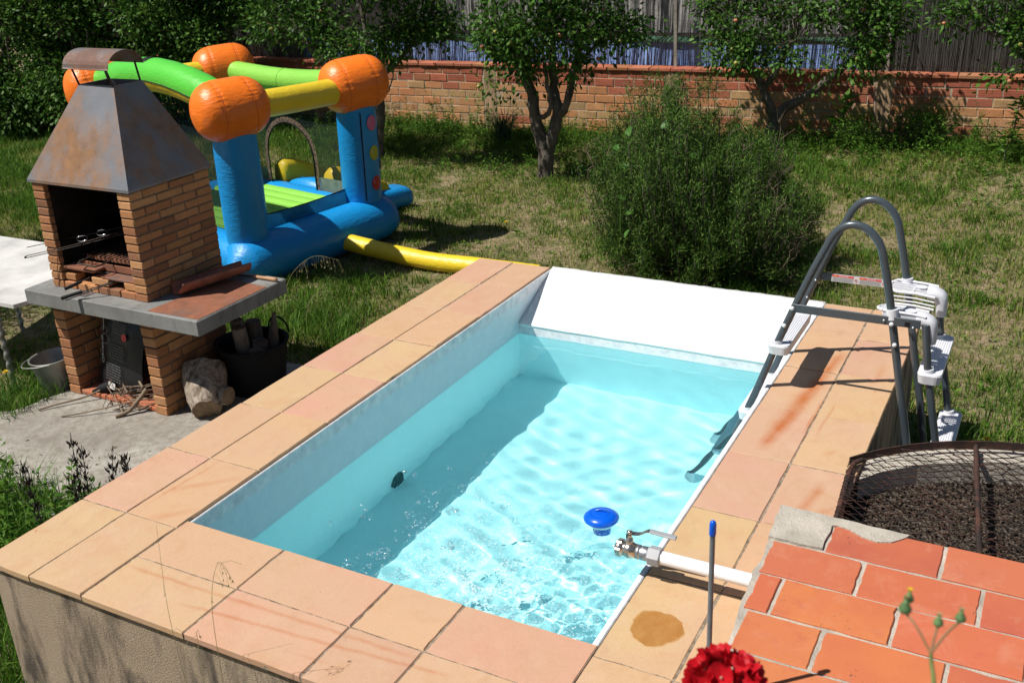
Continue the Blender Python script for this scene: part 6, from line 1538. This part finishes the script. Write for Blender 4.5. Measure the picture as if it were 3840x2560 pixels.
for i, (x, y, zt, lb) in enumerate(((2.42, 10.85, .02, 'upper peach sapling with narrow leaves at the right end of the wall'), (2.38, 10.45, -.30, 'lower peach sapling with narrow leaves at the right picture edge'))):
    sp = thing('peach_sapling', lb, 'sapling', (x, y, -.65), 'peach saplings by the wall'); rg = np.random.default_rng(170+i); n = 60
    MB().tube([(x, y, -.68), (x+.01, y, (zt-.65)/2), (x+.02, y, zt)], [.01, .007, .004], 6).build('stem', M['bark'], sp)
    z = -.55+(zt+.55)*np.sqrt(rg.random(n)); a = rg.uniform(0, 6.28, n); V, F = leaf_mesh(np.stack([x+.01+0*z, y+0*z, z], -1)+rg.normal(0, .03, (n, 3)), np.stack([np.cos(a), np.sin(a), rg.uniform(-.3, .7, n)], -1), rg.uniform(.10, .17, n), rg.uniform(.025, .036, n), rg, .1); np_mesh('leaves', V, F, M['lush'], sp, ORG[sp.name])
# yellow dandelion heads
M['dand'] = m_plain('dandelion_yellow', (.75, .55, .03), .7, 0, .1)
DY = [((2.80, 3.30), .26, 'yellow dandelion flower standing in the grass right of the ladder'), ((-1.95, 6.6), .10, 'small yellow dandelion in the dry lawn right of the castle shadow'), ((-1.25, 3.9), .10, 'yellow dandelion in the grass between the barbecue counter and the pool'), ((-3.25, 1.75), .24, 'yellow dandelion in the weeds above the zinc bucket')]
for (x, y), h, lb in DY:
    b = Vector((x, y, float(gz(x, y)))); d_ = thing('dandelion', lb, 'flower', b, 'dandelions in the lawn'); t_ = b+Vector((.01, .01, h))
    MB().tube([b-Vector((0, 0, .02)), b.lerp(t_, .5)+Vector((.01, 0, 0)), t_], .0028, 5).build('stem', M['lush'], d_)
    mb = MB(); rr = random.Random(int(h*100)+int(x*10))
    for k in range(40):
        a = k*2.4; r = .024*(1-.6*(k/40)); e = t_+Vector((r*math.cos(a), r*math.sin(a), .004+.014*k/40)); s = Vector((-math.sin(a), math.cos(a), 0))*.0035; mb.add([t_, e-s, e+s], [(0, 1, 2)])
    mb.build('flower_head', M['dand'], d_)

# ------------------------------------------------------------------ plants close to the camera, in a planter on the terrace edge
pl = thing('planter', 'rendered masonry planter below the viewer at the terrace edge', 'planter', (2.85, -1.45, -.8))
MB().box((2.2, -1.85, -.85), (3.5, -1.02, .90), .01).build('planter_box', M['render'], pl); MB().box((2.26, -1.79, .90), (3.44, -1.08, .93), .01).build('soil', M['gravel'], pl)
ge = thing('geranium', 'bright red geranium flower head at the bottom of the picture', 'flower', (2.66, -1.20, .93)); gc = Vector((2.6385, -1.162, 1.274)); rr = random.Random(3)
MB().tube(arc_pts([(2.67, -1.25, .92), (2.655, -1.2, 1.08), gc+Vector((0, 0, -.02))], 6), .0035, 8).build('stem', M['lush'], ge)
def m_petal():
    t = NT('geranium_red'); col = t.ramp(t.island(), [(0, (.26, .002, .008)), (.5, (.48, .004, .012)), (1, (.64, .010, .02))]); return t.finish(col, .55, 0, None, .3, 0, .25)
PM = []
for v_ in range(3):
    V = []; nn = 6
    for j in range(6):
        q = j/5
        for i in range(nn+1):
            s = i/nn*2-1; wdt = .0155*math.sin(math.pi*min(1, .12+.66*q**.75))*(1.0 if q < .95 else .93)
            V.append((s*wdt, .030*q-(.0015 if j == 5 and i == nn//2 else 0)-.005*abs(s)*q, .007*q*q+.0045*s*s*(1 if v_ else -.6)*q+.0018*math.sin(s*5+v_*2+q*4)*q))
    F = [(j*(nn+1)+i, j*(nn+1)+i+1, (j+1)*(nn+1)+i+1, (j+1)*(nn+1)+i) for j in range(5) for i in range(nn)]
    mb = MB().add(V, F, 0, True); me = mb.mesh('petal'); me.materials.append(PM[0].materials[0] if PM else m_petal()); PM.append(me)
M['pollen'] = m_plain('pale_stamen', (.62, .55, .40), .6)
for k in range(26):
    a = k*2.399; ph = math.acos(1-1.5*(k+.5)/26); n_ = Vector((math.sin(ph)*math.cos(a), math.sin(ph)*math.sin(a), math.cos(ph))); c = gc+Vector((n_.x*.035, n_.y*.035, n_.z*.030))*rr.uniform(.9, 1.12); e1 = n_.orthogonal().normalized(); e2 = n_.cross(e1); tw = rr.uniform(0, 6)
    for i in range(5):
        b = tw+i*1.2566+rr.uniform(-.15, .15); d = (e1*math.cos(b)+e2*math.sin(b)); y = (d*rr.uniform(.75, 1)+n_*rr.uniform(.25, .8)).normalized(); x = y.cross(n_).normalized(); z = x.cross(y)
        m = Matrix((x, y, z)).transposed(); s = rr.uniform(.68, .98); put('petal', rr.choice(PM), ge, c, m.to_euler(), None, (s, s, s))
    if k < 16: MB().lathe([(.0015, 0), (.0022, .003), (0, .006)], c+n_*.004, n_, 6).build('stamen', M['pollen'], ge)
sw = thing('sow_thistle', 'thin weed with green buds and a yellow flower tip at the lower right', 'weed', (2.91, -1.40, .93))
M['bud'] = m_plain('bud_green', (.10, .19, .07), .55, 0, .2, 60); M['wstem'] = m_plain('weed_stem', (.16, .20, .06), .55, 0, .15, 30); M['brownstem'] = m_plain('brown_stem', (.24, .14, .06), .6, 0, .15, 30)
fk = Vector((2.894, -1.346, 1.559))
MB().tube(arc_pts([(2.915, -1.41, .92), (2.912, -1.39, 1.25), (2.905, -1.368, 1.50), fk], 6), [.0032-.0012*k/18 for k in range(19)], 8).build('stem', M['wstem'], sw)
BUDS = [((2.8635, -1.3245, 1.5885), .0068, 0), ((2.8655, -1.3195, 1.598), .0052, 1), ((2.896, -1.327, 1.5835), .0052, 2), ((2.915, -1.321, 1.591), .0056, 2)]
for (x, y, z), r, kd in BUDS:
    t_ = Vector((x, y, z)); MB().tube(arc_pts([fk if kd != 1 else Vector((2.867, -1.326, 1.585)), fk.lerp(t_, .55)+Vector((0, 0, .002)) if kd != 1 else t_-Vector((0, 0, .006)), t_-Vector((0, 0, .004))], 4), .0013, 6).build('branch', M['brownstem'], sw)
    MB().lathe([(.0008, -r*.75), (r*.75, -r*.55), (r, -r*.1), (r*.78, r*.5), (r*.42, r*1.1), (r*.36, r*1.5), (.0003, r*1.6)], t_, (0, 0, 1), 12).build('bud', M['bud'], sw)
    mb = MB()
    for k in range(14): a = k*2.4; p0 = t_+Vector((0, 0, r*1.4)); e = p0+Vector((.0022*math.cos(a), .0022*math.sin(a), r*(.9 if kd < 2 else .7))); mb.add([p0, e-Vector((.0009, 0, 0)), e+Vector((.0009, 0, 0))], [(0, 1, 2)])
    mb.build('floret_tuft', M['dand'] if kd == 1 else M['oat'], sw)
